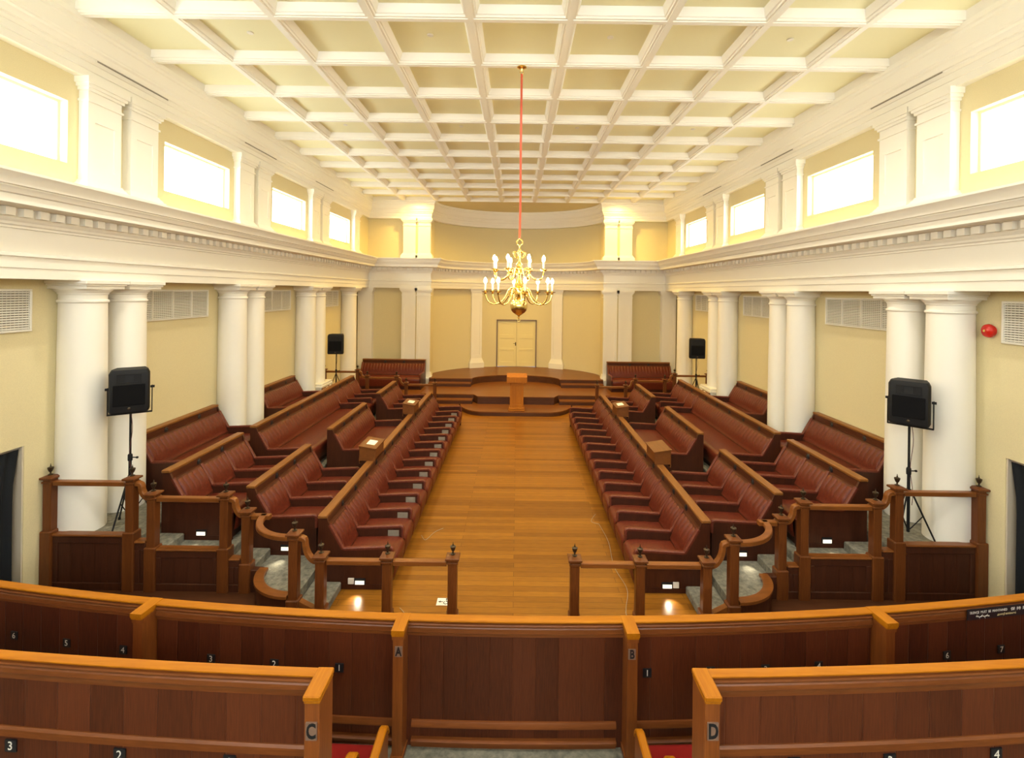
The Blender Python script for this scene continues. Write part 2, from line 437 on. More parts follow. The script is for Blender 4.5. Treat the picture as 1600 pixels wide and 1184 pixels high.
mb = MB(); mb.box(-7.2, 7.2, YBACK - .2, 23.2, ZC + .4, ZC + .5); structure(mb.build('roof_slab', M_WHITE))

# ------------------------------------------------------------------ entablatures
AP = ell(3.42, 2.72, YF, 36)
PATH = [(-XF, YBACK), (-XF, YF), (-3.42, YF)] + AP[1:-1] + [(3.42, YF), (XF, YF), (XF, YBACK)]
e0 = H
prof = [(-.55, e0 + .075), (0, e0 + .075), (0, e0 + .20), (.014, e0 + .205), (.014, e0 + .335), (.045, e0 + .34), (.045, e0 + .375), (.0, e0 + .385),
        (0, e0 + .66), (.022, e0 + .665), (.022, e0 + .69), (.045, e0 + .705), (.05, e0 + .735), (.075, e0 + .765), (.08, e0 + .78), (.08, e0 + .885), (.16, e0 + .89), (.18, e0 + .905),
        (.34, e0 + .905), (.34, e0 + 1.0), (.365, e0 + 1.01), (.375, e0 + 1.04), (.40, e0 + 1.07), (.40, e0 + 1.085), (.43, e0 + 1.09), (.445, e0 + 1.15), (.485, e0 + 1.2), (.50, e0 + 1.215), (.50, e0 + 1.245), (-.3, e0 + 1.25)]
mb = MB(); mb.sweep(prof, PATH); structure(mb.build('trim_1', M_WHITE, ang=25))
# dentils
mb = MB()
def dentil(px, py, dx, dy):
    nx, ny = dy, -dx
    fn = lambda u, o: (px + dx * u + nx * o, py + dy * u + ny * o)
    mb.hexa(fn, -.055, .055, .07, .15, e0 + .79, e0 + .885)
def along(pts, start=0.1, pitch=.2):
    s = start
    for (xa, ya), (xb, yb) in zip(pts, pts[1:]):
        Lg = math.hypot(xb - xa, yb - ya); dx, dy = (xb - xa) / Lg, (yb - ya) / Lg
        while s < Lg:
            dentil(xa + dx * s, ya + dy * s, dx, dy); s += pitch
        s -= Lg
along([(-XF, YBACK), (-XF, YF - .15)]); along([(-XF + .2, YF), (-3.42, YF)], .08)
along([(-3.42, YF)] + AP[1:-1] + [(3.42, YF)], .25)
along([(3.42, YF), (XF - .2, YF)], .1); along([(XF, YF - .15), (XF, YBACK)], .05)
structure(mb.build('trim_2', M_WHITE))
u0 = 6.93
prof = [(-.2, u0), (0, u0), (0, u0 + .10), (.016, u0 + .105), (.016, u0 + .20), (.03, u0 + .205), (.05, u0 + .24), (.05, u0 + .265), (.07, u0 + .27), (.085, u0 + .30), (.09, u0 + .34),
        (.115, u0 + .36), (.115, u0 + .385), (.125, u0 + .40), (.13, u0 + .50), (.14, u0 + .56), (.155, u0 + .58), (.155, u0 + .62), (.175, u0 + .64), (.175, ZC + .03), (-.3, ZC + .05)]
mb = MB(); mb.sweep(prof, PATH); structure(mb.build('trim_3', M_WHITE, ang=25))

# ------------------------------------------------------------------ pilasters and piers
def pil(mb, fn, c, wd, z0, z1, pr, base=.0, panel=True, cap=.3):
    a, b = c - wd / 2, c + wd / 2
    zt = z1 - cap
    zb = z0 + base
    if panel:
        mb.hexa(fn, a + .004, b - .004, -.1, pr - .018, zb - .004, zt + .004)
        q = wd * .2
        mb.hexa(fn, a, a + q, 0, pr, zb, zt); mb.hexa(fn, b - q, b, 0, pr, zb, zt)
        mb.hexa(fn, a + q, b - q, 0, pr, zt - .26, zt); mb.hexa(fn, a + q, b - q, 0, pr, zb, zb + .16)
    else: mb.hexa(fn, a, b, -.1, pr, zb, zt)
    e = wd
    mb.hexa(fn, a - .02, b + .02, 0, pr + .02, zt, zt + .03)
    mb.hexa(fn, a, b, 0, pr, zt + .03, zt + cap * .45)
    mb.hexa(fn, a - .025, b + .025, 0, pr + .025, zt + cap * .45, zt + cap * .58)
    mb.hexa(fn, a - .05, b + .05, 0, pr + .05, zt + cap * .58, zt + cap * .72)
    mb.hexa(fn, a - .075, b + .075, 0, pr + .07, zt + cap * .72, z1)
    if base:
        mb.hexa(fn, a - .09, b + .09, 0, pr + .08, z0, z0 + base * .55)
        mb.hexa(fn, a - .075, b + .075, 0, pr + .065, z0 + base * .55, z0 + base * .8, inset=.03)
        mb.hexa(fn, a - .035, b + .035, 0, pr + .03, z0 + base * .8, z0 + base, inset=.02)
mb = MB()
far = lambda u, o: (u, YB - o)
for sg in (-1, 1):
    for c in (3.70, 4.29):
        pil(mb, far, sg * c, .545, .35, e0 + .08, .25, base=.5, cap=.3)
        pil(mb, far, sg * c, .49, e0 + 1.25, u0 + .01, .24, base=.22, cap=.3, panel=False)
    pil(mb, far, sg * 6.02, .56, .35, e0 + .08, .25, base=.0, cap=.3)
structure(mb.build('trim_4', M_WHITE))
mb = MB()
for a in (-30.5, 30.5):
    ang = math.radians(90 - a)
    px, py = AX * math.cos(ang), YF + .1 + AB * math.sin(ang)
    nx, ny = -math.cos(ang) / AX, -math.sin(ang) / AB; q = math.hypot(nx, ny); nx /= q; ny /= q
    tx, ty = -ny, nx
    fn = lambda u, o: (px + tx * u + nx * o, py + ty * u + ny * o)
    pil(mb, fn, 0, .5, PLAT, e0 + .08, .11, base=.42, cap=.3)
structure(mb.build('trim_5', M_WHITE))
for sg, nm in ((-1, 'trim_6'), (1, 'trim_7')):
    mb = MB()
    side = (lambda u, o: (sg * (XA - o), u))
    for k in range(-1, 4):
        for b in (0, 1):
            if k == 3 and b == 1: continue
            pil(mb, side, Y0 + CP * k + CD * b, .56, e0 + 1.25, u0 + .01, .13, base=.2, cap=.32, panel=True)
    structure(mb.build(nm, M_WHITE))

# ------------------------------------------------------------------ columns
def column_mesh(z0):
    mb = MB(); zt = e0 + .075
    pr = [(CR + .006, z0)]
    for i in range(9):
        t = i / 8; pr.append((CR + .006 - .018 * t * t, z0 + .02 + (3.86 - z0 - .02) * t))
    r1 = pr[-1][0]
    pr += [(r1 + .012, 3.865), (r1 + .02, 3.875), (r1 + .02, 3.895), (r1 + .012, 3.905), (r1, 3.91), (r1, 3.975), (r1 + .012, 3.985), (r1 + .014, 4.0), (r1 + .045, 4.03), (r1 + .06, 4.05), (r1 + .06, 4.06)]
    mb.lathe(pr, n=40)
    s = .355
    mb.box(-s + .03, s - .03, -s + .03, s - .03, 4.055, 4.10, .004)
    mb.box(-s + .01, s - .01, -s + .01, s - .01, 4.10, 4.125, .004); mb.box(-s - .012, s + .012, -s - .012, s + .012, 4.125, zt + .004, .006)
    return mb.data('column', M_WHITE)
cm = column_mesh(.3)
for sg in (-1, 1):
    for k in range(-1, 4):
        for b in (0, 1):
            if k == 3 and b == 1: continue
            o = bpy.data.objects.new('column', cm); COL.objects.link(o); o.location = (sg * XCOL, Y0 + CP * k + CD * b, 0)
            structure(o)
            which = ['', 'first', 'second', 'third', 'fourth'][k + 1]
            o['label'] = 'cream round engaged column, %s of the %s pair on the %s wall' % (('nearer', 'farther')[b], which or 'gallery', ('right', 'left')[sg < 0])
mb = MB()
for sg in (-1, 1):
    y = Y0 + CP * 2 + CD
    mb.box(sg * (XF - .06), sg * XW, y - .36, y + .42, .67, 1.12, .01); mb.box(sg * (XF - .09), sg * XW, y - .40, y + .45, 1.12, 1.2, .015); mb.box(sg * (XF - .07), sg * XW, y - .38, y + .43, 1.2, 1.26, .015)
structure(mb.build('trim_8', M_WHITE))

# ------------------------------------------------------------------ floors
mb = MB(); mb.box(-7, 7, YBACK, 23, -.1, 0); structure(mb.build('floor', M_FLOOR))
for sg, nm in ((-1, 'floor_carpet'), (1, 'floor_carpet')):
    mb = MB(); EY = 15.9
    def strip(x0, x1, y0, y1, z):
        mb.box(sg * x0, sg * x1, y0, y1, 0, z, .012)
    strip(2.35, 2.74, 6.12, 6.66, .11); strip(2.70, 2.78, 6.66, EY, .11)
    cv = [(2.74, 6.12), (2.82, 6.12)] + [(2.82 + .56 * math.sin(t), 6.64 - .52 * math.cos(t)) for t in [PI / 2 * i / 8 for i in range(1, 9)]] + [(3.53, 6.66), (3.53, 7.07), (2.74, 7.07)]
    poly = [(sg * x, y) for x, y in cv]
    mb.prism(poly if sg > 0 else poly[::-1], 0, .22)
    strip(2.74, 3.53, 7.07, EY, .22)
    for a, b in ((6.66, 7.08), (9.08, 10.08), (12.42, 13.58), (15.45, EY)): strip(3.53, 3.95, a, b, .335)
    for a, b in ((7.08, 9.08), (10.08, 12.42), (13.58, 15.45)): strip(3.53, 3.95, a, b, .22)
    strip(3.95, 4.75, 6.66, EY, .45)
    for a, b in ((6.66, 7.03), (8.98, 9.35), (15.08, EY)): strip(4.75, 5.15, a, b, .56)
    for a, b in ((7.03, 8.98), (9.35, 15.08)): strip(4.75, 5.15, a, b, .45)
    strip(5.15, XW, 6.66, EY, .67)
    structure(mb.build(nm, M_CARPET))
    mb = MB(); mb.box(sg * 3.42, sg * XW, 16.1, YB, 0, .39, .01); structure(mb.build('floor_landing', M_DAIS))

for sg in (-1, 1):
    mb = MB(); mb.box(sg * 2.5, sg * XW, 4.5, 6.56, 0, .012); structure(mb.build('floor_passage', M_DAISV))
# dais: low rounded step, mid level, side steps and the apse platform
mb = MB()
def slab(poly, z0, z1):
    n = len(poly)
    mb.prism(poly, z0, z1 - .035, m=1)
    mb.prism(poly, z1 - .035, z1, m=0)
def rnd(s): return [(s * (1.06 + .9 * math.sin(t)), 17.3 - 1.3 * math.cos(t)) for t in [PI / 2 * i / 10 for i in range(11)]]
slab(rnd(-1)[::-1] + rnd(1) + [(1.96, 18.2), (-1.96, 18.2)], 0, .14)
for sg in (-1, 1):
    def rect(x0, x1, y0, y1, z0, z1):
        a, b = sorted((sg * x0, sg * x1)); slab([(a, y0), (b, y0), (b, y1), (a, y1)], z0, z1)
    rect(1.97, 3.4, 16.72, 18.2, 0, .135); rect(1.53, 3.39, 17.07, 18.2, 0, .27)
    rect(1.74, 3.38, 18.76, 19.5, .3, .535)
slab([(-1.34, 17.09), (1.34, 17.09), (1.51, 17.42), (3.4, 17.42), (3.4, 21.9), (-3.4, 21.9), (-3.4, 17.42), (-1.51, 17.42)], .0, .405)
arc = [(1.72 * math.cos(t), 19.08 + .9 * math.sin(t)) for t in [PI * i / 20 for i in range(21)]]
back = [(x, y) for x, y in ell(AX + .02, AB + .02, YF + .1, 40)]
slab([(-3.41, 19.07), (-1.72, 19.07)] + arc[::-1][1:-1] + [(1.72, 19.07), (3.41, 19.07), (3.41, 19.5)] + back[::-1][2:-2] + [(-3.41, 19.5)], .40, PLAT)
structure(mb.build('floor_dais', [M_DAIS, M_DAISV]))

# ------------------------------------------------------------------ apse door
ydr = yd + .06
mb = MB()
mb.box(-DW - .03, -DW + .012, yd - .03, ydr + .06, PLAT, DZ + .03); mb.box(DW - .012, DW + .03, yd - .03, ydr + .06, PLAT, DZ + .03); mb.box(-DW + .012, DW - .012, yd - .03, ydr + .06, DZ - .012, DZ + .03)
mb.box(-DW - .03, DW + .03, ydr + .06, ydr + .1, PLAT, DZ + .03)
door = structure(mb.build('door_1', M_DOORFRAME))
for sg in (-1, 1):
    mb = MB(); a, b = sorted((sg * .004, sg * (DW - .014)))
    y = ydr - .02; t = .04
    mb.box(a, b, y + .015, y + t, PLAT + .01, DZ - .014)
    sw = .11
    mb.box(a, a + sw, y, y + .02, PLAT + .01, DZ - .014, .004); mb.box(b - sw, b, y, y + .02, PLAT + .01, DZ - .014, .004)
    Hh = DZ - .014 - PLAT - .01
    for f0, f1 in ((0, .1), (.345, .395), (.61, .69), (.93, 1.0)):
        mb.box(a + sw, b - sw, y, y + .02, PLAT + .01 + Hh * f0, PLAT + .01 + Hh * f1, .004)
    lf = mb.build('door_leaf', M_DOOR, door)
    if sg < 0:
        h = MB(); h.box(-.06, -.02, y - .012, y, 1.62, 1.78, .003); h.tube([(-.04, y - .01, 1.73), (-.04, y - .05, 1.73), (-.15, y - .05, 1.73)], .009)
        h.build('door_handle', M_DARKBRASS, lf)

# ------------------------------------------------------------------ benches
_mesh_cache = {}
def back_cushion(w, pleats):
    """local: y 0..w, profile from (d .15, z .865) to (d .345, z .50)"""
    key = ('b', round(w, 3), pleats)
    if key in _mesh_cache: return _mesh_cache[key]
    mb = MB(); per = 8; ny = pleats * per; nt = 12
    A = Vector((.140, .852)); B = Vector((.352, .455)); d = (B - A); nrm = Vector((-d.y, d.x)).normalized()
    if nrm.x < 0: nrm = -nrm
    rows = []
    for i in range(nt + 1):
        t = i / nt; row = []
        for j in range(ny + 1):
            s = j / ny; f = (j % per) / per; g = min(f, 1 - f)
            fade = max(0.0, 1 - t / .72) ** .6
            gr = -.011 * math.exp(-(g / .07) ** 2) * fade
            if 0 < j < ny: pass
            edge = min(1, min(s * w, (1 - s) * w) / .035); edge = math.sqrt(max(0, 1 - (1 - edge) ** 2))
            te = min(1, t / .08); te = math.sqrt(max(0, 1 - (1 - te) ** 2))
            h = (.014 + .034 * math.sin(PI * min(1, t * 1.1)) + .010 * math.sin(PI * f) * fade + gr) * edge * te
            p = A + d * t + nrm * h
            row.append((p.x, w * s, p.y))
        rows.append(row)
    mb.grid(rows)
    me = mb.data('backrest', M_LEATHER, 60); _mesh_cache[key] = me; return me
def seat_cushion(w):
    key = ('s', round(w, 3))
    if key in _mesh_cache: return _mesh_cache[key]
    mb = MB(); ny = 12
    pr = [(.30, .405), (.36, .435), (.6, .445), (.85, .452), (.97, .448), (1.03, .425), (1.06, .385), (1.062, .33), (1.05, .22), (1.03, .12)]
    rows = []
    for i, (dd, z) in enumerate(pr):
        row = []
        for j in range(ny + 1):
            s = j / ny; e = min(1, min(s * w, (1 - s) * w) / .05); e = math.sqrt(max(0, 1 - (1 - e) ** 2))
            k = .02 * (1 - e)
            row.append((dd - (k if i > 4 else 0), w * s, z - (k if i < 7 else 0)))
        rows.append(row)
    mb.grid(rows)
    me = mb.data('seat', M_LEATHER, 60); _mesh_cache[key] = me; return me
ENDP = [(0, 0), (0, .955), (.115, .955), (.15, .87), (.34, .54), (1.0, .565), (1.02, .50), (1.02, 0)]
def arm_meshes():
    if 'arm' in _mesh_cache: return _mesh_cache['arm']
    a = MB(); t = .045
    a.prism([(.22, .30), (.22, .74), (.335, .545), (.97, .565), (1.0, .52), (1.0, .30)], -t / 2, t / 2, 'xz')
    arm = a.data('armrest', M_DARK)
    p = MB(); tt = .032
    path = [(.155, .872), (.34, .552), (.37, .548), (.98, .578), (1.012, .562), (1.022, .53), (1.022, .40)]
    rows = []
    for i, (d, z) in enumerate(path):
        a0 = Vector(path[max(0, i - 1)]); a1 = Vector(path[min(len(path) - 1, i + 1)]); tg = (a1 - a0).normalized(); n = Vector((-tg.y, tg.x))
        q = Vector((d, z))
        hi = q + n * .016; lo = q - n * .02; mid = q + n * .006
        rows.append([(lo.x, -tt, lo.y), (mid.x, -tt, mid.y), (hi.x, -tt * .6, hi.y), (hi.x, tt * .6, hi.y), (mid.x, tt, mid.y), (lo.x, tt, lo.y)])
    p.grid(rows, closed=True, cap=True)
    pad = p.data('arm_pad', M_ARM, 40)
    g = MB(); g.box(.80, .965, -.03, -.022, .43, .52, .003)
    gr = g.data('speaker_grille', M_MESHGREY)
    _mesh_cache['arm'] = (arm, pad, gr); return _mesh_cache['arm']
def link(name, me, parent, loc=(0, 0, 0)):
    o = bpy.data.objects.new(name, me); COL.objects.link(o); o.parent = parent; o.location = loc; return o
def medallion_mesh():
    if 'med' in _mesh_cache: return _mesh_cache['med']
    mb = MB()
    mb.lathe([(.046, 0), (.046, .006), (.036, .012), (.024, .008), (.012, .015), (.0, .017)], n=14, axis='x')
    _mesh_cache['med'] = mb.data('medallion', M_INK); return _mesh_cache['med']

def bench(loc, rz, L, segs, arms, meds, label, group, light=0, grilles=False, socket=0, name='parliament_bench'):
    """segs: (y0, y1, pleats). light / socket: +1 / -1 the local end that carries the step lamp. local y runs 0..L"""
    t = empty(name, loc, rz); tag(t, label, 'bench', group)
    mb = MB()
    mb.box(.005, .105, .02, L - .02, .0, .955); mb.box(.09, .112, .02, L - .02, .84, .957, .004)
    mb.box(.012, .10, .02, L - .02, .955, .957)
    mb.prism([(.10, .0), (.10, .86), (.16, .86), (.36, .46), (.36, .0)], .03, L - .03, 'xz')
    mb.build('back_panel', M_DARKY, t)
    mb = MB(); mb.box(-.008, .118, -.010, L + .010, .958, 1.0, .008); mb.build('cap_rail', M_CAP, t)
    mb = MB(); mb.box(.30, .98, .03, L - .03, .0, .40); mb.box(.34, 1.0, .03, L - .03, .30, .405, .004); mb.build('seat_base', M_DARK, t)
    for e, (ya, yb) in ((-1, (0, .035)), (1, (L - .035, L))):
        mb = MB(); mb.prism(ENDP, ya, yb, 'xz')
        o_ = (ya - .006, ya) if e < 0 else (yb, yb + .006)
        if e * light > 0 or socket:
            mb.box(.0, .98, o_[0], o_[1], 0.0, .07)
        ep = mb.build('end_panel', M_DARK, t)
        if e == light:
            b = MB(); c = .58; y_ = ya - .004 if e < 0 else yb + .004
            b.box(c - .075, c + .075, y_ - .006, y_ + .006, .06, .15, .002)
            q = b.build('step_light', M_BLACK, t)
            b = MB(); yy = y_ - .011 if e < 0 else y_ + .011
            b.box(c - .062, c + .062, yy - .004, yy + .004, .072, .105, .001); b.box(c - .062, c + .062, yy - .003, yy + .003, .11, .122)
            b.build('lamp_lens', M_STEPLAMP, q)
            l = bpy.data.lights.new('step_light_lamp', 'SPOT'); l.energy = STEP_W; l.spot_size = 1.15; l.spot_blend = 1.0; l.shadow_soft_size = .03; l.color = (1, .9, .68)
            lo = bpy.data.objects.new('step_light_lamp', l); COL.objects.link(lo); lo.parent = t; lo.location = (c, y_ + e * .06, .13); lo.rotation_euler = (math.radians(60 * e), 0, 0)
        if e == socket:
            b = MB(); y_ = ya - .008 if e < 0 else yb + .008
            b.box(.42, .50, y_ - .008, y_ + .008, .075, .155, .003); b.build('power_socket', M_PLASTIC, t)
    for y0, y1, pl in segs:
        link('backrest', back_cushion(y1 - y0, pl), t, (0, y0, 0)); link('seat', seat_cushion(y1 - y0), t, (0, y0, 0))
    arm, pad, gr = arm_meshes()
    for i, y in enumerate(arms):
        a = link('armrest', arm, t, (0, y, 0)); link('arm_pad', pad, a)
        if grilles and 0 < i < len(arms) - 1:
            s = link('speaker_grille', gr, a)
            if grilles < 0: s.scale = (1, -1, 1)
    for y in meds: link('medallion', medallion_mesh(), t, (.111, y, .900))
    return t

def run(a, b, n): return [(a + (b - a) * i / n, a + (b - a) * (i + 1) / n) for i in range(n)]
for sg in (-1, 1):
    side = 'left' if sg < 0 else 'right'
    rz = 0 if sg < 0 else PI
    near = -1 if sg < 0 else 1
    def B(X, Z, ya, yb): return (sg * X, ya if sg < 0 else yb, Z)
    def flip(L, lst): return lst if sg < 0 else [L - q for q in lst][::-1]
    def flips(L, lst): return lst if sg < 0 else [(L - b, L - a, p) for a, b, p in lst][::-1]
    # front row: fourteen single seats
    L = 8.22; seats = run(.04, L - .04, 14)
    bench(B(2.68, 0, 6.67, 6.67 + L), rz, L, [(a + .022, b - .022, 5) for a, b in seats], [.022] + [b for a, b in seats[:-1]] + [L - .022],
          [b for a, b in seats[:-1]], 'longest front-row bench of single red-brown leather seats along the %s of the bare wood aisle' % side, 'front-row benches', near, near if sg > 0 else 1, near)
    # second row
    for i, (ya, yb, kind, txt) in enumerate(((7.1, 9.05, 'arms', 'short second-row leather bench of three armed seats nearest the gallery, %s block'),
                                         (10.1, 12.40, 'plain', 'open second-row leather bench seat behind the box lectern, middle of three, %s block'),
                                         (13.62, 15.43, 'arms', 'short second-row leather bench of three armed seats nearest the dais, %s block'))):
        L = yb - ya
        if kind == 'arms':
            s3 = run(.04, L - .04, 3); segs = [(a + .022, b - .022, 5) for a, b in s3]; arms = [.022] + [b for a, b in s3[:-1]] + [L - .022]; meds = [b for a, b in s3[:-1]]
        else:
            segs = [(.05, L - .05, 18)]; arms = [.022, L - .022]; meds = [L * .3, L * .52, L * .74]
        bench(B(3.9, .22, ya, yb), rz, L, flips(L, segs), flip(L, arms), flip(L, meds), txt % side, 'second-row benches', near if i == 0 else 0)
    # third row
    L = 1.9; s3 = run(.04, L - .04, 3)
    bench(B(5.1, .45, 7.05, 8.95), rz, L, [(a + .022, b - .022, 5) for a, b in s3], [.022] + [b for a, b in s3[:-1]] + [L - .022], [b for a, b in s3[:-1]],
          'short third-row leather bench of three armed seats behind the railing panel, %s block' % side, 'third-row benches', near)
    L = 5.65; s3 = run(3.86, L - .04, 3)
    segs = [(.05, 3.80, 30)] + [(a + .022, b - .022, 5) for a, b in s3]; arms = [.022, 3.84] + [b for a, b in s3[:-1]] + [L - .022]
    bench(B(5.1, .45, 9.38, 9.38 + L), rz, L, flips(L, segs), flip(L, arms), flip(L, [.6, 1.3, 2.0, 2.7, 3.4] + [b for a, b in s3[:-1]]),
          'long third-row leather bench with one unbroken ribbed seat and three armed seats, %s block' % side, 'third-row benches')
    # wall benches between the columns
    for ya, yb, txt in ((8.0, 10.14, 'ribbed leather bench against the %s wall between first and second column pairs'), (11.72, 13.66, 'ribbed leather bench against the %s wall between second and third column pairs')):
        L = yb - ya
        bench(B(6.3, .67, ya, yb), rz, L, [(.05, L - .05, 18)], flip(L, [.022, L - .022]), flip(L, [L * .3, L * .72]), txt % side, 'wall benches')
    # bench under the far wall, facing the gallery
    L = 2.45; x0 = -6.0 if sg < 0 else 3.55
    bench((x0, 19.17, .39), -PI / 2, L, [(.05, L - .05, 20)], [.022, L - .022], [L * .36, L * .66],
          'dark leather bench under the far wall %s of the dais, facing the gallery' % side, 'far wall benches')

# ------------------------------------------------------------------ railings
def finial(t, x, y, z, s=1.0):
    mb = MB()
    mb.lathe([(.030, 0), (.030, .008), (.012, .014), (.009, .035), (.022, .05), (.034, .085), (.036, .10), (.028, .104), (.010, .11), (.008, .125), (.004, .135), (.004, .15), (0, .152)], (x, y, z), 12)
    return mb.build('urn_finial', M_DARKBRASS, t)
def post(t, x, y, zb, zt, w=.075, lo=None):
    mb = MB(); h = w
    mb.box(x - h, x + h, y - h, y + h, zb, zt - .045, .008)
    if lo: mb.box(x - h - .022, x + h + .022, y - h - .022, y + h + .022, zb, lo, .012)
    else: mb.box(x - h - .015, x + h + .015, y - h - .015, y + h + .015, zb, zb + .12, .012)
    mb.box(x - h - .012, x + h + .012, y - h - .012, y + h + .012, zt - .10, zt - .075, .006)
    mb.box(x - h - .028, x + h + .028, y - h - .028, y + h + .028, zt - .045, zt - .018, .005)
    b = h + .022
    n = len(mb.v); mb.v += [(x - b, y - b, zt - .018), (x + b, y - b, zt - .018), (x + b, y + b, zt - .018), (x - b, y + b, zt - .018), (x - .03, y - .03, zt), (x + .03, y - .03, zt), (x + .03, y + .03, zt), (x - .03, y + .03, zt)]
    for f in ((0, 1, 5, 4), (1, 2, 6, 5), (2, 3, 7, 6), (3, 0, 4, 7), (4, 5, 6, 7)): mb.f.append(tuple(n + i for i in f)); mb.m.append(0)
    o = mb.build('post', M_RAIL, t)
    finial(o, x, y, zt)
    return o
def swept_bar(mb, pts, w, h):
    """bar of width w (in plan) and height h following 3-D points"""
    rows = []
    for i, p in enumerate(pts):
        a = Vector(pts[max(0, i - 1)]); b = Vector(pts[min(len(pts) - 1, i + 1)]); tg = (b - a).normalized()
        if abs(tg.z) < .98:
            sd = Vector((tg.y, -tg.x, 0)).normalized()
        up = sd.cross(tg).normalized()
        if up.z < 0 and abs(tg.z) < .7: up = -up
        p = Vector(p); q = .22
        rows.append([p + sd * w / 2 * u + up * h / 2 * v for u, v in ((-1, -1 + q), (-1 + q, -1), (1 - q, -1), (1, -1 + q), (1, 1 - q), (1 - q, 1), (-1 + q, 1), (-1, 1 - q))])
    mb.grid(rows, closed=True, cap=True)
def swan(t, sg, xu, zu, xl, zl, y):
    """curved rail from the upper post down to the lower one (x in +side coordinates, xl < xu)"""
    mb = MB(); a = xu - .06; b = xl + .04
    pts = [(sg * a, y, zu), (sg * (a - .035), y, zu - .003), (sg * (a - .06), y, zu - .015)]
    c = a - .07
    for i in range(9):
        th = PI / 2 * i / 8
        pts.append((sg * (b + (c - b) * math.cos(th)), y, zl + (zu - .035 - zl) * (1 - math.sin(th))))
    rows = []
    Pv = [Vector(p) for p in pts]
    for i, p in enumerate(Pv):
        tg = (Pv[min(i + 1, len(Pv) - 1)] - Pv[max(i - 1, 0)]).normalized(); sd = Vector((0, 1, 0)); up = sd.cross(tg).normalized()
        rows.append([p + sd * .042 * u + up * .03 * v for u, v in ((-1, -.7), (-.7, -1), (.7, -1), (1, -.7), (1, .7), (.7, 1), (-.7, 1), (-1, .7))])
    mb.grid(rows, closed=True, cap=True)
    return mb.build('swan_neck_rail', M_RAILX, t)
def panel_wall(t, sg, x0, x1, y, zt, nb):
    mb = MB(); a, b = sorted((sg * x0, sg * x1))
    mb.box(a, b, y - .03, y + .03, 0, zt - .03); mb.box(a, b, y - .045, y + .045, 0, .11, .008)
    fr = .07
    mb.box(a, b, y - .045, y - .03, zt - .12, zt - .03, .006); mb.box(a, a + fr, y - .045, y - .03, .11, zt - .12, .006); mb.box(b - fr, b, y - .045, y - .03, .11, zt - .12, .006)
    for i in range(1, nb):
        x = a + fr + (b - a - 2 * fr) * i / nb; mb.box(x - .004, x + .004, y - .034, y - .03, .11, zt - .12)
    mb.build('lower_panel', M_RPANEL, t)
    mb = MB(); mb.box(a, b, y - .06, y + .06, zt - .03, zt, .01); mb.build('panel_cap', M_RAILX, t)
def bar(t, sg, x0, x1, y, z):
    mb = MB(); swept_bar(mb, [(sg * x0, y, z), (sg * x1, y, z)], .085, .06); mb.build('handrail', M_RAILX, t)
YI, YO = 6.05, 6.6
L1, L2, L3, L4 = .83, 1.10, 1.34, 1.54
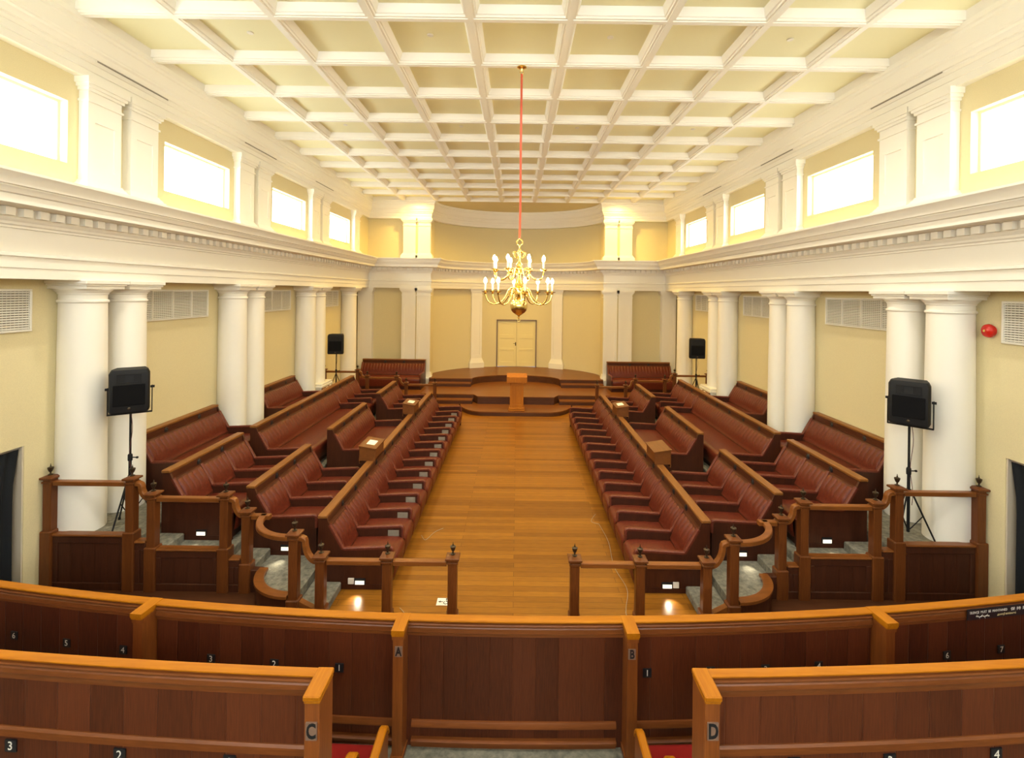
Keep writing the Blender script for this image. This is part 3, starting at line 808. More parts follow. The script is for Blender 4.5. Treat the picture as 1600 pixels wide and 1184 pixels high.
for sg in (-1, 1):
    side = 'left' if sg < 0 else 'right'
    t = empty('stepped_railing', (sg * 3.5, 6.5, 0))
    tag(t, 'near stepped wooden railing with urn finials in front of the %s seating block' % side, 'railing', 'stepped railings')
    t.location = (0, 0, 0)
    for x, y, zt, lo in ((.755, YI, L1, 0), (1.565, YI, L1, 0), (2.39, YI, L1, .17), (2.72, YI, L2, .27), (3.61, YO, L2 + .02, .40), (3.905, YO, L3, .60), (4.885, YO, L3, .60), (5.175, YO, L4, .80), (6.282, YO, L4, .80)):
        post(t, sg * x, y, 0, zt, .056, lo)
    bar(t, sg, .83, 1.49, YI, L1 - .105); bar(t, sg, 1.64, 2.31, YI, L1 - .105); bar(t, sg, 3.975, 4.815, YO, L3 - .105); bar(t, sg, 5.245, 6.21, YO, L4 - .105)
    swan(t, sg, 2.72, L2 - .09, 2.39, L1 - .105, YI); swan(t, sg, 3.905, L3 - .10, 3.61, L2 - .08, YO); swan(t, sg, 5.175, L4 - .10, 4.885, L3 - .10, YO)
    # bowed section between the two planes
    zc = L2 - .09
    mb = MB(); swept_bar(mb, [(sg * 3.54, YO, zc), (sg * 3.30, YO, zc)], .085, .06); mb.build('handrail', M_RAILX, t)
    q = [(sg * (2.79 + .60 * math.sin(th)), YO + .02 - (YO - YI + .02) * math.cos(th), zc) for th in [PI / 2 * i / 14 for i in range(15)]]
    mb = MB(); swept_bar(mb, q, .085, .06); mb.build('bowed_rail', M_RAILX, t)
    mb = MB(); rows = []
    for (x, y, z) in q: rows.append((x, y))
    pl = [(x, y, z) for x, y, z in q]
    swept_bar(mb, [(x, y, .29) for x, y, z in q], .12, .045); mb.build('bowed_curb_cap', M_RAILX, t)
    mb = MB(); swept_bar(mb, [(x, y, .135) for x, y, z in q], .07, .268); mb.build('bowed_curb', M_RPANEL, t)
    mb = MB(); mb.box(sg * 3.39, sg * 3.54, YO - .05, YO + .05, 0, .31, .008); mb.build('curb_block', M_RPANEL, t)
    mb = MB(); mb.prism([(sg * 2.66, .0), (sg * 2.66, .25), (sg * 2.46, .15), (sg * 2.46, 0)] if sg < 0 else [(2.46, 0), (2.46, .15), (2.66, .25), (2.66, 0)], YI - .04, YI + .04, 'xz'); mb.build('sloped_curb', M_RAILX, t)
    panel_wall(t, sg, 3.975, 4.815, YO, .58, 4); panel_wall(t, sg, 5.245, 6.21, YO, .76, 5); panel_wall(t, sg, 3.68, 3.835, YO, .46, 1); panel_wall(t, sg, 4.955, 5.105, YO, .68, 1)
    # far railing
    YR = 16.0
    t = empty('stepped_railing', (0, 0, 0))
    tag(t, 'far stepped wooden railing with urn finials before the dais, %s side' % side, 'railing', 'stepped railings')
    for x, zt, lo in ((2.66, 1.09, .3), (3.6, 1.09, .4), (3.92, 1.30, .55), (4.88, 1.30, .55), (5.2, 1.49, .75), (6.282, 1.49, .75)): post(t, sg * x, YR, 0, zt, .05, lo)
    bar(t, sg, 2.72, 3.54, YR, .99); bar(t, sg, 3.98, 4.82, YR, 1.2); bar(t, sg, 5.26, 6.22, YR, 1.39)
    swan(t, sg, 3.92, 1.2, 3.6, .99, YR); swan(t, sg, 5.2, 1.39, 4.88, 1.2, YR)
    panel_wall(t, sg, 3.98, 4.82, YR, .56, 4); panel_wall(t, sg, 5.26, 6.22, YR, .76, 5)

# ------------------------------------------------------------------ lecterns
t = empty('speech_lectern', (.03, 16.3, .14)); tag(t, 'tall golden oak lectern standing on the low rounded step before the dais', 'lectern')
mb = MB(); mb.box(-.275, .275, -.2, .2, 0, .05, .01); mb.box(-.255, .255, -.18, .18, .05, .11, .02); mb.build('base', M_LECT, t)
mb = MB(); mb.box(-.225, .225, -.145, .145, .11, .94); mb.box(-.225, -.15, -.16, -.14, .11, .94, .004); mb.box(.15, .225, -.16, -.14, .11, .94, .004); mb.box(-.15, .15, -.16, -.14, .84, .94, .004); mb.box(-.15, .15, -.16, -.14, .11, .22, .004); mb.build('pedestal', M_LECT, t)
mb = MB(); mb.prism([(-.25, .94), (-.25, 1.13), (.22, 1.19), (.22, .94)], -.335, .335, 'yz'); mb.box(-.25, .25, -.262, -.25, .965, 1.11, .003); mb.build('reading_desk', M_LECT, t)

def box_lectern(x, y, z, sg, label, group, paper=True, mic=False):
    t = empty('box_lectern', (x, y, z), 0 if sg < 0 else PI); tag(t, label, 'lectern', group)
    mb = MB()
    prof = [(-.15, .0), (-.15, .25), (.13, .205), (.13, .0)]
    mb.prism(prof, -.28, -.262, 'xz'); mb.prism(prof, .262, .28, 'xz'); mb.box(.112, .13, -.262, .262, 0, .2); mb.box(-.15, .13, -.262, .262, 0, .02)
    mb.build('box_body', M_BOX, t)
    mb = MB(); mb.prism([(-.17, .255), (-.17, .272), (.15, .222), (.15, .205)], -.295, .295, 'xz'); top = mb.build('sloped_top', M_BOX, t)
    mb = MB(); mb.box(-.165, -.15, -.27, .27, -.06, .24, .003); mb.build('rear_board', M_BOX, t)
    if paper:
        p = MB(); dz = lambda d: .2735 - (d + .17) * .05 / .32
        p.face([(-.08, -.13, dz(-.08)), (.07, -.13, dz(.07)), (.07, .12, dz(.07)), (-.08, .12, dz(-.08))])
        p.face([(-.08, -.13, dz(-.08) + .003), (.07, -.13, dz(.07) + .003), (.07, .12, dz(.07) + .003), (-.08, .12, dz(-.08) + .003)])
        o = p.build('paper_sheet', M_PAPER, t)
    return t
for sg in (-1, 1):
    side = 'left' if sg < 0 else 'right'
    box_lectern(sg * 2.66, 9.1, 1.001, sg, 'wooden box lectern on the back of the %s front-row bench, nearer the gallery' % side, 'box lecterns', paper=sg < 0)
    box_lectern(sg * 2.66, 12.45, 1.001, sg, 'wooden box lectern on the back of the %s front-row bench, nearer the dais' % side, 'box lecterns', paper=True)
    t = empty('reading_stand', (sg * 5.5, 14.62, .67), 0 if sg < 0 else PI); tag(t, 'small wooden reading stand behind the long third-row bench, by the %s far loudspeaker' % side, 'lectern', 'reading stands')
    mb = MB(); mb.box(-.2, .15, -.25, .25, 0, .40, .006); mb.build('stand_body', M_BOX, t)
    mb = MB(); mb.prism([(-.22, .40), (-.22, .50), (.17, .44), (.17, .40)], -.27, .27, 'xz'); mb.build('sloped_top', M_BOX, t)
    for yy in (-.14, .12):
        mb = MB(); mb.box(-.12, .1, yy - .055, yy + .055, .50, .53, .004); mb.build('paper_stack', M_PAPER, t)

# ------------------------------------------------------------------ loudspeakers on stands
def loudspeaker(x, y, z, yaw, w, h, d, label, yoke):
    t = empty('loudspeaker', (x, y, z), yaw); tag(t, label, 'speaker', 'loudspeakers on stands')
    mb = MB(); c = .05
    pl = [(-w / 2 + .02, -d / 2), (w / 2 - .02, -d / 2), (w / 2, -d / 2 + .03), (w / 2, -d / 2 + .12), (w / 2 - c, d / 2), (-w / 2 + c, d / 2), (-w / 2, -d / 2 + .12), (-w / 2, -d / 2 + .03)]
    rows = []
    for k, zz in ((.94, 0), (1, .03), (1, h - .05), (.9, h)): rows.append([(px * k, py * k, zz) for px, py in pl])
    mb.grid(rows, closed=True, cap=True); mb.build('cabinet', M_BLACK, t)
    mb = MB(); mb.box(-w / 2 + .05, w / 2 - .05, -d / 2 - .012, -d / 2, .10, h * .66, .006); mb.build('front_grille', M_GRILLE, t)
    mb = MB(); a, b = w / 2 - .09, h * .72
    mb.box(-a, a, -d / 2 - .008, -d / 2, b - .012, b, .002); mb.box(-a, a, -d / 2 - .008, -d / 2, b + .1, b + .112, .002)
    mb.prism([(-a, -d / 2 - .008), (-a + .02, -d / 2 - .008), (-.05, -d / 2 - .001), (-a, -d / 2)], b, b + .1); mb.prism([(a - .02, -d / 2 - .008), (a, -d / 2 - .008), (a, -d / 2), (.05, -d / 2 - .001)], b, b + .1)
    mb.build('horn', M_BLACK, t)
    mb = MB(); mb.lathe([(.02, 0), (.02, -.004), (.014, -.007), (0, -.007)], (0, -d / 2, .055), 14, axis='y'); mb.build('emblem', M_DARKBRASS, t)
    if yoke:
        mb = MB(); u = w / 2 + .022
        mb.box(-u, u, -.03, .03, -.05, -.036, .002); mb.box(-u - .006, -u + .006, -.03, .03, -.05, .34, .002); mb.box(u - .006, u + .006, -.03, .03, -.05, .34, .002)
        mb.tube([(-u - .03, 0, .32), (-u + .02, 0, .32)], .018); mb.tube([(u + .03, 0, .32), (u - .02, 0, .32)], .018)
        mb.build('yoke_bracket', M_BLACK, t)
def stand(x, y, z0, z1, label, spread=.36, a0=.5):
    t = empty('speaker_stand', (x, y, z0)); tag(t, label, 'stand', 'speaker tripod stands')
    h = z1 - z0
    mb = MB(); mb.tube([(0, 0, .12), (0, 0, h * .62)], .02, 10); mb.tube([(0, 0, h * .6), (0, 0, h)], .015, 10); mb.build('pole', M_BLACK, t)
    mb = MB(); mb.lathe([(.028, h * .58), (.03, h * .59), (.03, h * .63), (.024, h * .64)], n=12); mb.tube([(.02, 0, h * .61), (.09, 0, h * .61)], .008); mb.lathe([(.0, .0), (.016, .003), (.016, .02), (0, .022)], (.09, 0, h * .61), 8, axis='x'); mb.build('collar', M_BLACK, t)
    for i in range(3):
        a = a0 + 2 * PI * i / 3; cx, cy = math.cos(a), math.sin(a)
        mb = MB(); mb.tube([(cx * .02, cy * .02, .72), (cx * spread, cy * spread, .02)], .011)
        lg = mb.build('leg', M_BLACK, t)
        b = MB(); b.lathe([(.018, 0), (.018, .03), (.01, .04)], (cx * spread, cy * spread, 0), 8); b.build('rubber_foot', M_BLACK, lg)
        mb = MB(); mb.tube([(cx * .02, cy * .02, .16), (cx * spread * .52, cy * spread * .52, .37)], .007); mb.build('brace', M_BLACK, t)
    mb = MB(); pts = []
    for i in range(14):
        f = i / 13; pts.append((.024 + .02 * math.sin(f * 9), -.02, h - (h - .5) * f))
    mb.tube(pts, .004, 6); mb.build('cable', plain('red_black_cable', (.10, .03, .025), .5) if 'cablem' not in _mesh_cache else _mesh_cache['cablem'], t)
for sg in (-1, 1):
    side = 'left' if sg < 0 else 'right'
    YS = 7.02 if sg < 0 else 6.86
    stand(sg * 5.54, YS, .67, 2.265, 'black tripod stand behind the near %s railing beside the first column pair' % side, .31, PI / 6 if sg < 0 else PI / 2)
    loudspeaker(sg * 5.55, YS, 2.32, .60 if sg < 0 else -.80, .46, .60, .34, 'larger black loudspeaker in a yoke before the %s first column pair' % side, True)
    stand(sg * 5.72, 15.5, .67, 2.04, 'black tripod stand near the far railing beyond the %s third column pair' % side, .30, .9)
    loudspeaker(sg * 5.72, 15.5, 2.05, .12 if sg < 0 else -.12, .48, .62, .34, 'smaller looking black loudspeaker between the third and fourth %s column pairs' % side, False)

# ------------------------------------------------------------------ wall fittings
for sg in (-1, 1):
    side = 'left' if sg < 0 else 'right'
    for k, txt in ((-1, 'above the curtained doorway'), (0, 'between the first and second column pairs'), (1, 'between the second and third column pairs'), (2, 'beside the fourth column pair')):
        ya, yb = Y0 + CP * k + 1.05, Y0 + CP * k + 3.09
        t = empty('wall_vent', (sg * XW, (ya + yb) / 2, 3.5)); tag(t, 'white louvred vent grille on the %s wall, %s' % (side, txt), 'vent', 'wall vents')
        t.rotation_euler = (0, 0, 0 if sg < 0 else PI)
        Lh = (yb - ya) / 2; hh = .55
        mb = MB(); fr = .03
        mb.box(0, .035, -Lh, Lh, 0, fr, .004); mb.box(0, .035, -Lh, Lh, hh - fr, hh, .004); mb.box(0, .035, -Lh, -Lh + fr, fr, hh - fr, .004); mb.box(0, .035, Lh - fr, Lh, fr, hh - fr, .004)
        for i in range(1, 4):
            yy = -Lh + 2 * Lh * i / 4; mb.box(0, .033, yy - .012, yy + .012, fr, hh - fr)
        mb.build('frame', M_VENT, t)
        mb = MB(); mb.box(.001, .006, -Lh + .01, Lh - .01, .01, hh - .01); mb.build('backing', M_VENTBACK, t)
        mb = MB(); n = 16
        for i in range(n):
            z = fr + (hh - 2 * fr) * (i + .5) / n; mb.prism([(.008, z + .008), (.012, z + .010), (.028, z - .008), (.024, z - .010)], -Lh + fr, Lh - fr, 'xz')
        for i in range(40):
            yy = -Lh + fr + (2 * Lh - 2 * fr) * (i + .5) / 40; mb.box(.006, .01, yy - .003, yy + .003, fr, hh - fr)
        mb.build('louvre_panel', M_VENT, t)
    # slot diffusers above the attic pilaster pairs
    for k, txt in ((0, 'first'), (1, 'second'), (2, 'third')):
        t = empty('air_slot_vent', (sg * (XF - .05), Y0 + CP * k + CD / 2 + .1, u0 + .245)); tag(t, 'long thin dark air slot in the %s wall cornice over its %s pilaster pair' % (side, txt), 'vent', 'cornice air slots')
        mb = MB()
        mb.box(sg * -.006, sg * .03, -.7, .7, -.004, .028, .002)
        mb.build('slot_frame', M_WHITE, t)
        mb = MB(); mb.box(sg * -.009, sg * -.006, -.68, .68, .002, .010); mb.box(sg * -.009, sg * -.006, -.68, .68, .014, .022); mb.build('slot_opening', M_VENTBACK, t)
    # cove lights lying on the cornice
    for k in (-2, -1, 0, 1, 2):
        ya, yb = Y0 + CP * k + 1.22, Y0 + CP * k + 3.3
        place = {-2: 'above the rear gallery', -1: 'by the nearest window', 0: 'by the second window', 1: 'by the third window', 2: 'by the farthest window'}[k]
        t = empty('cove_light', (sg * (XF - .05), (ya + yb) / 2, e0 + 1.25)); tag(t, 'white batten cove light lying on the %s cornice ledge %s' % (side, place), 'light', 'cove lights')
        Lh = (yb - ya) / 2
        mb = MB(); mb.box(-.035, .035, -Lh, Lh, 0, .04, .006); mb.box(-.035, .035, -Lh, -Lh + .04, .04, .085, .006); mb.box(-.035, .035, Lh - .04, Lh, .04, .085, .006); mb.build('housing', M_WHITE, t)
        mb = MB(); mb.tube([(0, -Lh + .04, .065), (0, Lh - .04, .065)], .013, 8); mb.build('tube', M_COVE, t)
    # curtained doorway
    t = empty('curtain', (sg * (XW + .06), 5.6, 0)); tag(t, 'black drape hanging in the doorway of the %s wall beside the gallery' % side, 'curtain', 'doorway curtains')
    mb = MB(); rows = []
    for i in range(10):
        f = i / 9; z = 1.98 - 1.95 * f; row = []
        for j in range(81):
            s = j / 80; y = DOORY[0] + .03 + (1.315 - .075 * min(1, f * 4) ) * s
            row.append((sg * (XW + .055 + .028 * math.sin(s * 56) * (.55 + .45 * f)), y, z + (.03 if False else 0)))
        rows.append(row)
    mb.grid(rows); bk = [[(p[0] + sg * .006, p[1], p[2]) for p in r] for r in rows]; mb.grid(bk)
    o = mb.build('drape', M_CURTAIN, t, 80); o.location = Vector((-sg * (XW + .06), -5.6, 0))
    mb = MB(); mb.box(-.02, .02, DOORY[0] - 5.6, DOORY[1] - 5.6, 1.985, 2.015); mb.build('curtain_track', M_STEEL, t)
    mb = MB(); mb.box(sg * (XW + .01), sg * (XW + .29), DOORY[1] - .02, DOORY[1] - .001, 0, 2.018); mb.box(sg * (XW + .01), sg * (XW + .29), DOORY[0] + .001, DOORY[0] + .02, 0, 2.018)
    structure(mb.build('trim_%d' % (9 if sg < 0 else 10), M_CONCRETE))
t = empty('fire_alarm_bell', (XW, 6.53, 3.65)); tag(t, 'round red fire alarm bell on the wall beside the near column', 'alarm bell')
mb = MB(); mb.lathe([(.075, 0), (.075, -.03)], (0, 0, 0), 20, axis='x'); mb.build('back_plate', M_RED, t)
mb = MB(); mb.lathe([(.09, -.03), (.092, -.04), (.085, -.065), (.055, -.088), (.02, -.096), (0, -.097)], (0, 0, 0), 24, axis='x'); mb.build('gong', M_RED, t)
mb = MB(); mb.lathe([(.016, -.094), (.016, -.104), (0, -.106)], (0, 0, 0), 12, axis='x'); mb.build('centre_bolt', M_BRASS, t)

# coffer downlights
cx_name = {1: 'first', 3: 'third', 5: 'fifth', 7: 'seventh'}
dm = MB(); dm.lathe([(.045, 0), (.045, -.010), (.036, -.014), (.03, -.012), (0, -.012)], n=18); dme = dm.data('trim_ring', M_VENT)
for x, y in DOWN:
    kx = round(x / PITCH) + 4; r = round((y - ROW1) / PITCH - .5)
    rn = {-3: 'over the gallery', 0: 'in the nearest lamp row', 3: 'in the second lamp row', 6: 'in the third lamp row', 9: 'in the farthest lamp row'}[r]
    t = bpy.data.objects.new('ceiling_downlight', dme); COL.objects.link(t); t.location = (x, y, ZC + .15)
    tag(t, 'small round downlight in the %s coffer from the left wall, %s' % ({1: 'second', 3: 'fourth', 5: 'sixth', 7: 'eighth'}[kx], rn), 'light', 'coffer downlights')
for x in (-1.5 * PITCH - .64, 1.5 * PITCH - .64 + .3):
    pass
mb = MB(); mb.lathe([(.30, 0), (.30, -.012), (.22, -.02), (.2, -.008), (.12, -.02), (0, -.02)], (0, 0, 0), 24)
o = mb.build('ceiling_diffuser', M_WALL); o.location = (.08, 20.4, ZC + .02); tag(o, 'round flat air diffuser on the apse ceiling', 'vent')

# ------------------------------------------------------------------ chandelier
CX_, CY_ = .03, ROW1 + PITCH
t = empty('chandelier', (CX_, CY_, 0)); tag(t, 'brass two-tier candle chandelier hanging on a red-sleeved cord', 'chandelier')
mb = MB(); mb.lathe([(.075, ZC), (.075, ZC - .012), (.05, ZC - .025), (.02, ZC - .035), (.012, ZC - .06), (0, ZC - .06)], n=20); mb.tube([(.026 * math.cos(a), 0, ZC - .085 + .026 * math.sin(a)) for a in [2 * PI * i / 16 for i in range(16)]], .006, 8, closed=True); mb.build('ceiling_rose', M_BRASS, t)
mb = MB(); mb.tube([(0, 0, ZC - .11), (0, 0, 6.2), (.004, 0, 5.5), (0, 0, 4.93)], .017, 12); mb.build('cord', M_REDCORD, t)
mb = MB(); mb.tube([(.045 * math.cos(a), 0, 4.87 + .045 * math.sin(a)) for a in [2 * PI * i / 24 for i in range(24)]], .011, 10, closed=True)
mb.lathe([(.0, 4.93), (.014, 4.925), (.02, 4.915), (.012, 4.905)], n=12)
mb.build('hanging_ring', M_BRASS, t)
mb = MB(); mb.lathe([(.0, 4.83), (.012, 4.825), (.018, 4.80), (.012, 4.78), (.02, 4.76), (.032, 4.73), (.028, 4.70), (.014, 4.67), (.014, 4.58), (.03, 4.55), (.045, 4.52), (.038, 4.48), (.022, 4.46), (.03, 4.44), (.06, 4.43), (.065, 4.40), (.06, 4.37), (.03, 4.36), (.022, 4.32), (.04, 4.28), (.068, 4.23), (.062, 4.18), (.03, 4.15), (.035, 4.13), (.075, 4.12), (.08, 4.08), (.075, 4.05), (.035, 4.04), (.03, 4.02), (.05, 4.0)], n=24); mb.build('spindle', M_BRASS, t)
mb = MB(); mb.lathe([(.05, 4.0)] + [(.137 * math.sin(a), 3.87 + .137 * math.cos(a)) for a in [.38 + 2.3 * i / 14 for i in range(15)]] + [(.045, 3.735), (.02, 3.72), (.012, 3.70), (.02, 3.69), (.012, 3.675), (0, 3.672)], n=32); mb.tube([(.022 * math.cos(a), 0, 3.652 + .022 * math.sin(a)) for a in [2 * PI * i / 16 for i in range(16)]], .005, 8, closed=True); mb.build('ball_pendant', M_BRASS, t, 50)
def smooth(pts, n=5):
    out = []; P = [Vector(p) for p in pts]
    for i in range(len(P) - 1):
        p0, p1, p2, p3 = P[max(0, i - 1)], P[i], P[i + 1], P[min(len(P) - 1, i + 2)]
        for k in range(n):
            u = k / n
            out.append(.5 * ((2 * p1) + (p2 - p0) * u + (2 * p0 - 5 * p1 + 4 * p2 - p3) * u * u + (3 * p1 - p0 - 3 * p2 + p3) * u ** 3))
    out.append(P[-1]); return out
def arm_tier(R, zpan, pts, a0, scroll):
    def pan(): 
        m = MB(); m.lathe([(.012, -.035), (.02, -.02), (.012, -.01), (.03, -.004), (.055, .004), (.058, .010), (.03, .004), (.018, .004), (.018, .03), (.014, .03)], (R, 0, zpan), 16); return m.data('drip_pan', M_BRASS)
    def can(): 
        m = MB(); m.lathe([(.0155, .028), (.0155, .135), (.011, .14)], (R, 0, zpan), 12); return m.data('candle', M_CANDLE)
    def bulb(): 
        m = MB(); m.lathe([(.010, .138), (.021, .15), (.027, .168), (.022, .19), (.011, .212), (.002, .224)], (R, 0, zpan), 8); return m.data('bulb', M_BULB)
    am = MB(); am.tube(smooth([(x, 0, z) for x, z in pts]), .0105, 8)
    am.tube(smooth([(x, 0, z) for x, z in scroll], 4), .008, 6)
    ad, pd, cd, bd = am.data('arm', M_BRASS, 60), pan(), can(), bulb()
    for i in range(8):
        a = link('arm', ad, t); a.rotation_euler = (0, 0, a0 + 2 * PI * i / 8)
        link('drip_pan', pd, a); link('candle', cd, a); link('bulb', bd, a)
arm_tier(.53, 4.085, [(.06, 4.09), (.11, 4.15), (.16, 4.13), (.21, 4.02), (.30, 3.92), (.41, 3.90), (.49, 3.95), (.53, 4.05)], .16, [(.20, 4.04), (.155, 4.03), (.13, 4.06), (.15, 4.09), (.18, 4.08)])
arm_tier(.41, 4.43, [(.05, 4.40), (.10, 4.46), (.15, 4.44), (.19, 4.35), (.26, 4.29), (.33, 4.28), (.39, 4.32), (.41, 4.40)], .35, [(.18, 4.37), (.14, 4.36), (.115, 4.38), (.13, 4.41), (.155, 4.41)])
mb = MB()
mb.tube(smooth([(.02, 0, 4.69), (.06, 0, 4.72), (.10, 0, 4.71), (.085, 0, 4.66), (.05, 0, 4.62), (.02, 0, 4.66)], 4), .006, 6)
me = mb.data('top_scroll', M_BRASS, 60)
for i in range(6):
    o = link('top_scroll', me, t); o.rotation_euler = (0, 0, .3 + i * PI / 3)

# ------------------------------------------------------------------ gallery
def yg1(x): return 3.79 + .0195 * x * x      # far edge of the parapet cap
def yg2(x): return (2.432 if x < 0 else 2.457) + .0155 * x * x
GF = .60
def curved(mb, yf, x0, x1, prof, n=None, m=0, ends=True):
    """prof: closed list of (offset toward the camera from yf, z)"""
    n = n or max(2, int(abs(x1 - x0) / .2)); rows = []
    for i in range(n + 1):
        x = x0 + (x1 - x0) * i / n; rows.append([(x, yf(x) - o, z) for o, z in prof])
    mb.grid(rows, m, closed=True, cap=ends)
def num_plate(t, x, y, z, body, s=.066, name='number_plate', slope=0.0, mats=(None, None), k=1.0, w=None, off=0.0, xs=1.0):
    pm = mats[0] or M_PLATE; em = mats[1] or M_ENGRAVE
    mb = MB(); w = w or s; a = math.atan(slope)
    f = lambda u, o: (x + u * math.cos(a) - o * math.sin(a) * -1 * 0, y + u * math.sin(a) + o)
    mb.hexa(f, -w / 2, w / 2, -.004, .004, z - s / 2, z + s / 2)
    o = mb.build(name, pm, t)
    vs, fs = text_mesh(body, s * k, .0008, off)
    mb = MB(); mb.mesh(vs, fs, lambda v: (x + v[0] * xs * math.cos(a), y + v[0] * xs * math.sin(a) - .0052 + v[2], z + v[1]))
    mb.build('engraving', em, o)
    return o
t = empty('gallery_parapet', (0, 0, 0)); tag(t, 'long bowed wooden gallery parapet with panelled back, lettered dividers and numbered seats', 'parapet')
z1 = 1.58
mb = MB(); curved(mb, yg1, -6.34, 6.34, [(-.005, z1 - .012), (0, z1), (.066, z1), (.072, z1 - .004), (.072, z1 - .012), (.05, z1 - .016), (-.005, z1 - .016)], 64); mb.build('cap_rail', M_GCAP, t)
mb = MB(); curved(mb, yg1, -6.34, 6.34, [(.0, z1 - .016), (.05, z1 - .016), (.052, z1 - .026), (.068, z1 - .030), (.072, z1 - .038), (.068, z1 - .052), (.058, z1 - .058), (.064, z1 - .066), (.066, z1 - .10), (.058, z1 - .108), (.056, z1 - .13), (0, z1 - .13)], 64); mb.build('cap_moulding', M_GMOULD, t)
mb = MB(); curved(mb, yg1, -6.34, 6.34, [(.0, 0), (0, z1 - .10), (.045, z1 - .10), (.045, 0)], 64); mb.build('board_panel', M_GBOARD, t)
for xa, xb in ((-6.34, -2.95), (-2.80, -.91), (-.77, .80), (.95, 2.80), (2.95, 6.34)):
    mb = MB(); curved(mb, yg1, xa, xb, [(.0, .76), (.075, .76), (.075, .775), (.06, .80), (.045, .80), (0, .80)])
    curved(mb, yg1, xa, xb, [(.0, .645), (.085, .645), (.085, .66), (.06, .67), (0, .67)]); curved(mb, yg1, xa, xb, [(.0, .60), (.06, .60), (.06, .645), (0, .645)])
    mb.build('bottom_moulding', M_GMOULD, t)
for x, lt in ((-.845, 'A'), (.885, 'B'), (-2.88, ''), (2.9, '')):
    y = yg1(x); sl = .039 * x
    def fr(u, o): 
        a = math.atan(sl); return (x + u * math.cos(a) + o * math.sin(a), y + u * math.sin(a) - o * math.cos(a))
    hw = .044
    mb = MB(); mb.hexa(fr, -hw + .006, hw - .006, .03, .185, .58, z1 - .045); mb.hexa(fr, -hw - .004, hw + .004, .03, .195, .58, .64); mb.hexa(fr, -hw, hw, .03, .192, z1 - .075, z1 - .045)
    p = mb.build('divider_post', M_GWOOD, t)
    mb = MB(); mb.hexa(fr, -hw - .004, hw + .004, .0, .205, z1 - .03, z1 + .003); mb.hexa(fr, -hw, hw, .02, .2, z1 - .045, z1 - .03); mb.build('divider_cap', M_GCAPY, p)
    if lt: num_plate(t, x, y - .19, 1.42, lt, .075, 'letter_plate', 0, (M_GREYPLATE, M_INK), 1.2, .055, .0028, .72)
for x, d in ((-4.17, '6'), (-3.66, '5'), (-3.14, '4'), (-2.38, '3'), (-1.86, '2'), (-1.34, '1'), (1.04, '1'), (1.54, '2'), (1.98, '3'), (2.42, '4'), (3.02, '5'), (3.55, '6'), (4.07, '7')):
    num_plate(t, x, yg1(x) - .0495, 1.17, d, .066, 'number_plate', .039 * x)
# notice plate on the parapet
xs, zs = 4.08, 1.505; sl = .039 * xs; a = math.atan(sl)
ys = yg1(xs) - .078
mb = MB(); f = lambda u, o: (xs + u * math.cos(a), ys + u * math.sin(a) + o)
mb.hexa(f, -.38, .38, -.004, .006, zs - .042, zs + .042); nt_ = mb.build('notice_plate', M_PLATE, t); nt_['label'] = 'black engraved SILENCE MUST BE MAINTAINED plate'
mb = MB()
def put(body, width, height, du, dz, m=0):
    vs, fs = text_mesh(body, .04, .0006)
    xa, xb = min(v[0] for v in vs), max(v[0] for v in vs); za, zb = min(v[1] for v in vs), max(v[1] for v in vs)
    kx, kz = width / (xb - xa), height / (zb - za)
    X_ = lambda v: (v[0] - (xa + xb) / 2) * kx + du
    mb.mesh(vs, fs, lambda v: (xs + X_(v) * math.cos(a), ys + X_(v) * math.sin(a) - .005 + v[2], zs + (v[1] - (za + zb) / 2) * kz + dz), m)
put('SILENCE  MUST  BE  MAINTAINED', .365, .019, -.178, .018); put('保 持 肅 靜', .22, .026, .15, .018)
put('அமைதி காக்கவும்', .185, .026, .0, -.018, 1)
sq = []
for i in range(26):
    u = -.30 + .13 * i / 25; sq.append((u, -.018 + .006 * math.sin(i * 1.9) + .004 * math.sin(i * .7)))
mb.tube([(xs + u * math.cos(a), ys + u * math.sin(a) - .005, zs + z) for u, z in sq], .0016, 5)
for i in range(5):
    u = -.29 + .026 * i; mb.lathe([(.0, 0), (.0022, .0005), (.0022, .0015), (0, .002)], (xs + u * math.cos(a), ys + u * math.sin(a) - .006, zs - .004 - .03 * (i % 2)), 6, axis='y')
mb.build('engraving', [M_ENGRAVE, M_GOLDENG], nt_)
# gallery floors
mb = MB(); curved(mb, yg1, -6.34, 6.34, [(.05, .0), (.05, GF), (2.6, GF), (2.6, 0)], 48); structure(mb.build('floor_gallery', M_CARPET))
mb = MB(); mb.box(-6.34, 6.34, YBACK, 1.28, 0, 1.15); structure(mb.build('floor_gallery_tier', M_CARPET))
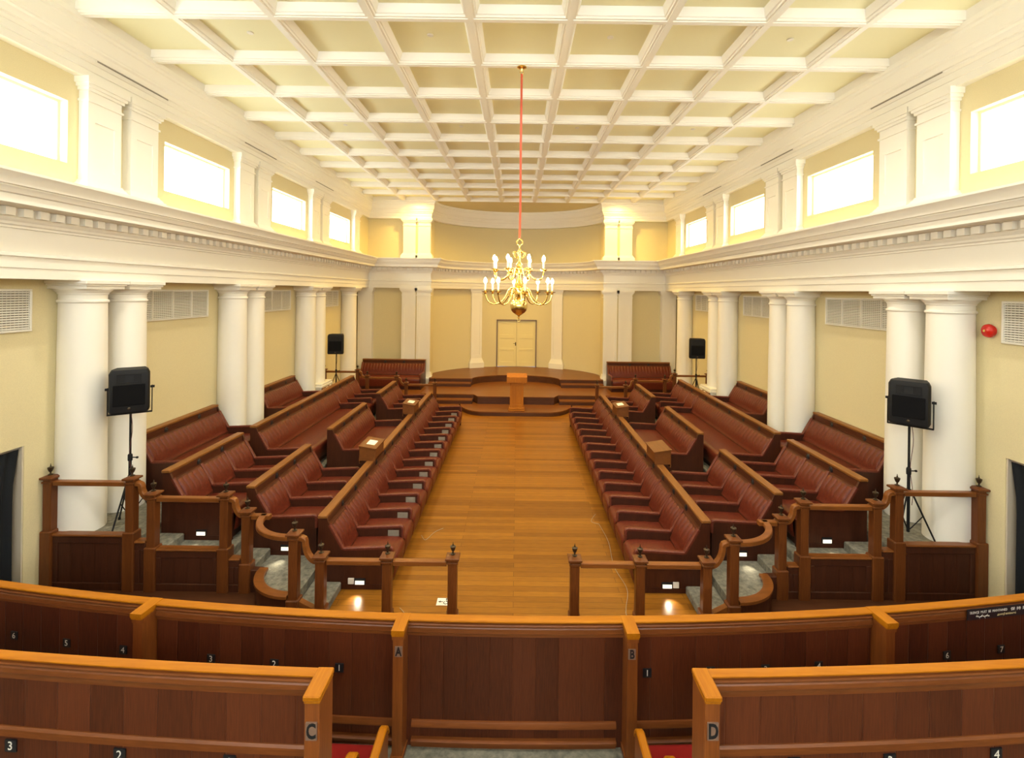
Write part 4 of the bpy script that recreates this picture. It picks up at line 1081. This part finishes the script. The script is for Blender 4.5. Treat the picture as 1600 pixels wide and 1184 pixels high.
# second-row benches: panelled backs with letters C and D
z2 = 2.2
for sg in (-1, 1):
    side = 'left' if sg < 0 else 'right'; lt = 'C' if sg < 0 else 'D'
    t = empty('gallery_bench', (0, 0, 0)); tag(t, 'panelled gallery bench with red seat and end post lettered %s' % lt, 'bench', 'gallery benches')
    xa, xb = (sg * 6.3, sg * .97)
    mb = MB(); curved(mb, yg2, xa, xb, [(-.005, z2 - .010), (0, z2), (.046, z2), (.051, z2 - .003), (.051, z2 - .009), (.036, z2 - .012), (-.005, z2 - .012)], 40); mb.build('cap_rail', M_GCAP, t)
    mb = MB(); curved(mb, yg2, xa, xb, [(.0, z2 - .012), (.036, z2 - .012), (.038, z2 - .02), (.05, z2 - .023), (.053, z2 - .03), (.05, z2 - .04), (.042, z2 - .045), (.048, z2 - .052), (.049, z2 - .075), (.044, z2 - .082), (.042, z2 - .11), (0, z2 - .11)], 40); mb.build('cap_moulding', M_GMOULD, t)
    mb = MB(); curved(mb, yg2, xa, xb, [(-.02, GF), (-.01, z2 - .08), (.034, z2 - .08), (.034, GF)], 40); mb.build('board_panel', M_GBOARD, t)
    mb = MB(); curved(mb, yg2, xa, xb, [(.0, z2 - .40), (.05, z2 - .40), (.05, z2 - .365), (.04, z2 - .355), (0, z2 - .355)], 40); mb.build('bottom_moulding', M_GMOULD, t)
    x = sg * (.935 if sg < 0 else .95); y = yg2(x); hw = .036
    mb = MB(); mb.box(x - hw, x + hw, y - .165, y + .0, GF, z2 - .03, .003); p = mb.build('end_post', M_GWOOD, t)
    mb = MB(); mb.box(x - hw - .005, x + hw + .005, y - .178, y + .006, z2 - .024, z2 + .003, .005); mb.box(x - hw - .002, x + hw + .002, y - .17, y + .003, z2 - .04, z2 - .024, .004); mb.build('post_cap', M_GCAPY, p)
    num_plate(t, x, y - .169, z2 - .165, lt, .082, 'letter_plate', 0, (M_GREYPLATE, M_INK), 1.2, .052, .003, .66)
    for xx, d in (((-2.56, '3'), (-1.97, '2'), (-1.4, '1')) if sg < 0 else ((1.42, '2'), (1.92, '3'), (2.5, '4'))):
        num_plate(t, xx, yg2(xx) - .0385, z2 - .455, d, .062, 'number_plate', .033 * xx)
    # seat on the hall side
    mb = MB(); curved(mb, yg2, sg * 6.2, sg * .895, [(-.05, .90), (-.05, 1.0), (-.86, 1.0), (-.90, .975), (-.90, .90)], 30); mb.build('seat_cushion', M_REDSEAT, t)
    mb = MB(); curved(mb, yg2, sg * 6.2, sg * .895, [(-.03, GF), (-.03, .90), (-.84, .90), (-.84, GF)], 30); mb.build('seat_base', M_RPANEL, t)
    def end_arm(x, yfront, ztop, th):
        m = MB(); pts = [(y + .01, GF), (y + .01, ztop)]
        for i in range(7):
            aa = PI / 2 * i / 6; pts.append((yfront - .07 + .07 * math.sin(aa), ztop - .05 + .05 * math.cos(aa)))
        pts += [(yfront, GF)]
        m.prism(pts, x - th / 2, x + th / 2, 'yz'); return m.build('armrest', M_GWOOD, t)
    def arm_cap(x, yfront, ztop, th, par):
        m = MB(); path = [(x, y + .02, ztop + .008), (x, yfront - .08, ztop + .008)]
        for i in range(1, 8):
            aa = PI / 2 * i / 7; path.append((x, yfront - .08 + .09 * math.sin(aa), ztop - .07 + .078 * math.cos(aa)))
        rows = []
        for i, pnt in enumerate(path):
            a_ = Vector(path[max(0, i - 1)]); b_ = Vector(path[min(len(path) - 1, i + 1)]); tg = (b_ - a_).normalized(); up = Vector((1, 0, 0)).cross(tg); up = up if up.z > 0 or up.y > 0 else -up
            pv = Vector(pnt); s_ = Vector((1, 0, 0)) * th / 2
            rows.append([pv - s_ - up * .012, pv - s_ + up * .004, pv - s_ * .7 + up * .012, pv + s_ * .7 + up * .012, pv + s_ + up * .004, pv + s_ - up * .012])
        m.grid(rows, closed=True, cap=True); m.build('arm_cap', M_GCAPY, par)
    q = end_arm(sg * .865, 3.33, 1.14, .045); arm_cap(sg * .865, 3.33, 1.14, .055, q)
    q = end_arm(sg * 1.03, 3.19, 1.09, .06); arm_cap(sg * 1.03, 3.19, 1.09, .07, q)

# ------------------------------------------------------------------ small things on the floor
t = empty('access_sign', (-.905, 6.42, 0)); tag(t, 'flat white wheelchair access sign on the wood floor beside the railing end post', 'sign')
mb = MB(); mb.box(-.10, .10, -.075, .075, 0, .004); mb.build('sign_board', M_PAPER, t)
mb = MB()
mb.prism([(-.085, 0), (-.05, .02), (-.05, .006), (-.02, .006), (-.02, -.006), (-.05, -.006), (-.05, -.02)], .004, .0048)
mb.tube([(.02 + .028 * math.cos(a), -.02 + .028 * math.sin(a), .005) for a in [PI * .7 + 1.45 * PI * i / 14 for i in range(15)]], .0045, 6)
mb.tube([(.02, .04, .005), (.022, .0, .005), (.052, .0, .005), (.066, -.045, .005)], .005, 6); mb.lathe([(.011, 0), (.011, .002), (0, .002)], (.02, .056, .004), 10)
mb.build('wheelchair_symbol', M_INK, t)
def cable(name, pts, label):
    mb = MB(); mb.tube(smooth(pts, 6), .003, 6); o = mb.build(name, M_CABLE, None, 60); tag(o, label, 'cable', 'floor cables'); return o
cable('floor_cable', [(1.5, 8.6, .006), (1.55, 8.0, .006), (1.50, 7.3, .006), (1.57, 6.75, .006), (1.47, 6.35, .006), (1.44, 6.2, .006), (1.46, 6.06, .006)], 'thin white cable along the foot of the right front-row bench to the railing')
cable('floor_cable', [(-1.55, 8.15, .006), (-1.45, 8.0, .006), (-1.35, 8.25, .006), (-1.22, 8.4, .006)], 'short white cable loop at the foot of the left front-row bench')
cable('floor_cable', [(-1.46, 6.28, .006), (-1.38, 6.18, .006), (-1.36, 6.08, .006), (-1.42, 5.99, .006), (-1.5, 5.93, .006)], 'small white cable loop at the foot of the left railing middle post')
cable('floor_cable', [(1.5, 9.0, .006), (1.42, 8.85, .006), (1.38, 8.7, .006), (1.5, 8.62, .006)], 'short white cable loop at the foot of the right front-row bench')
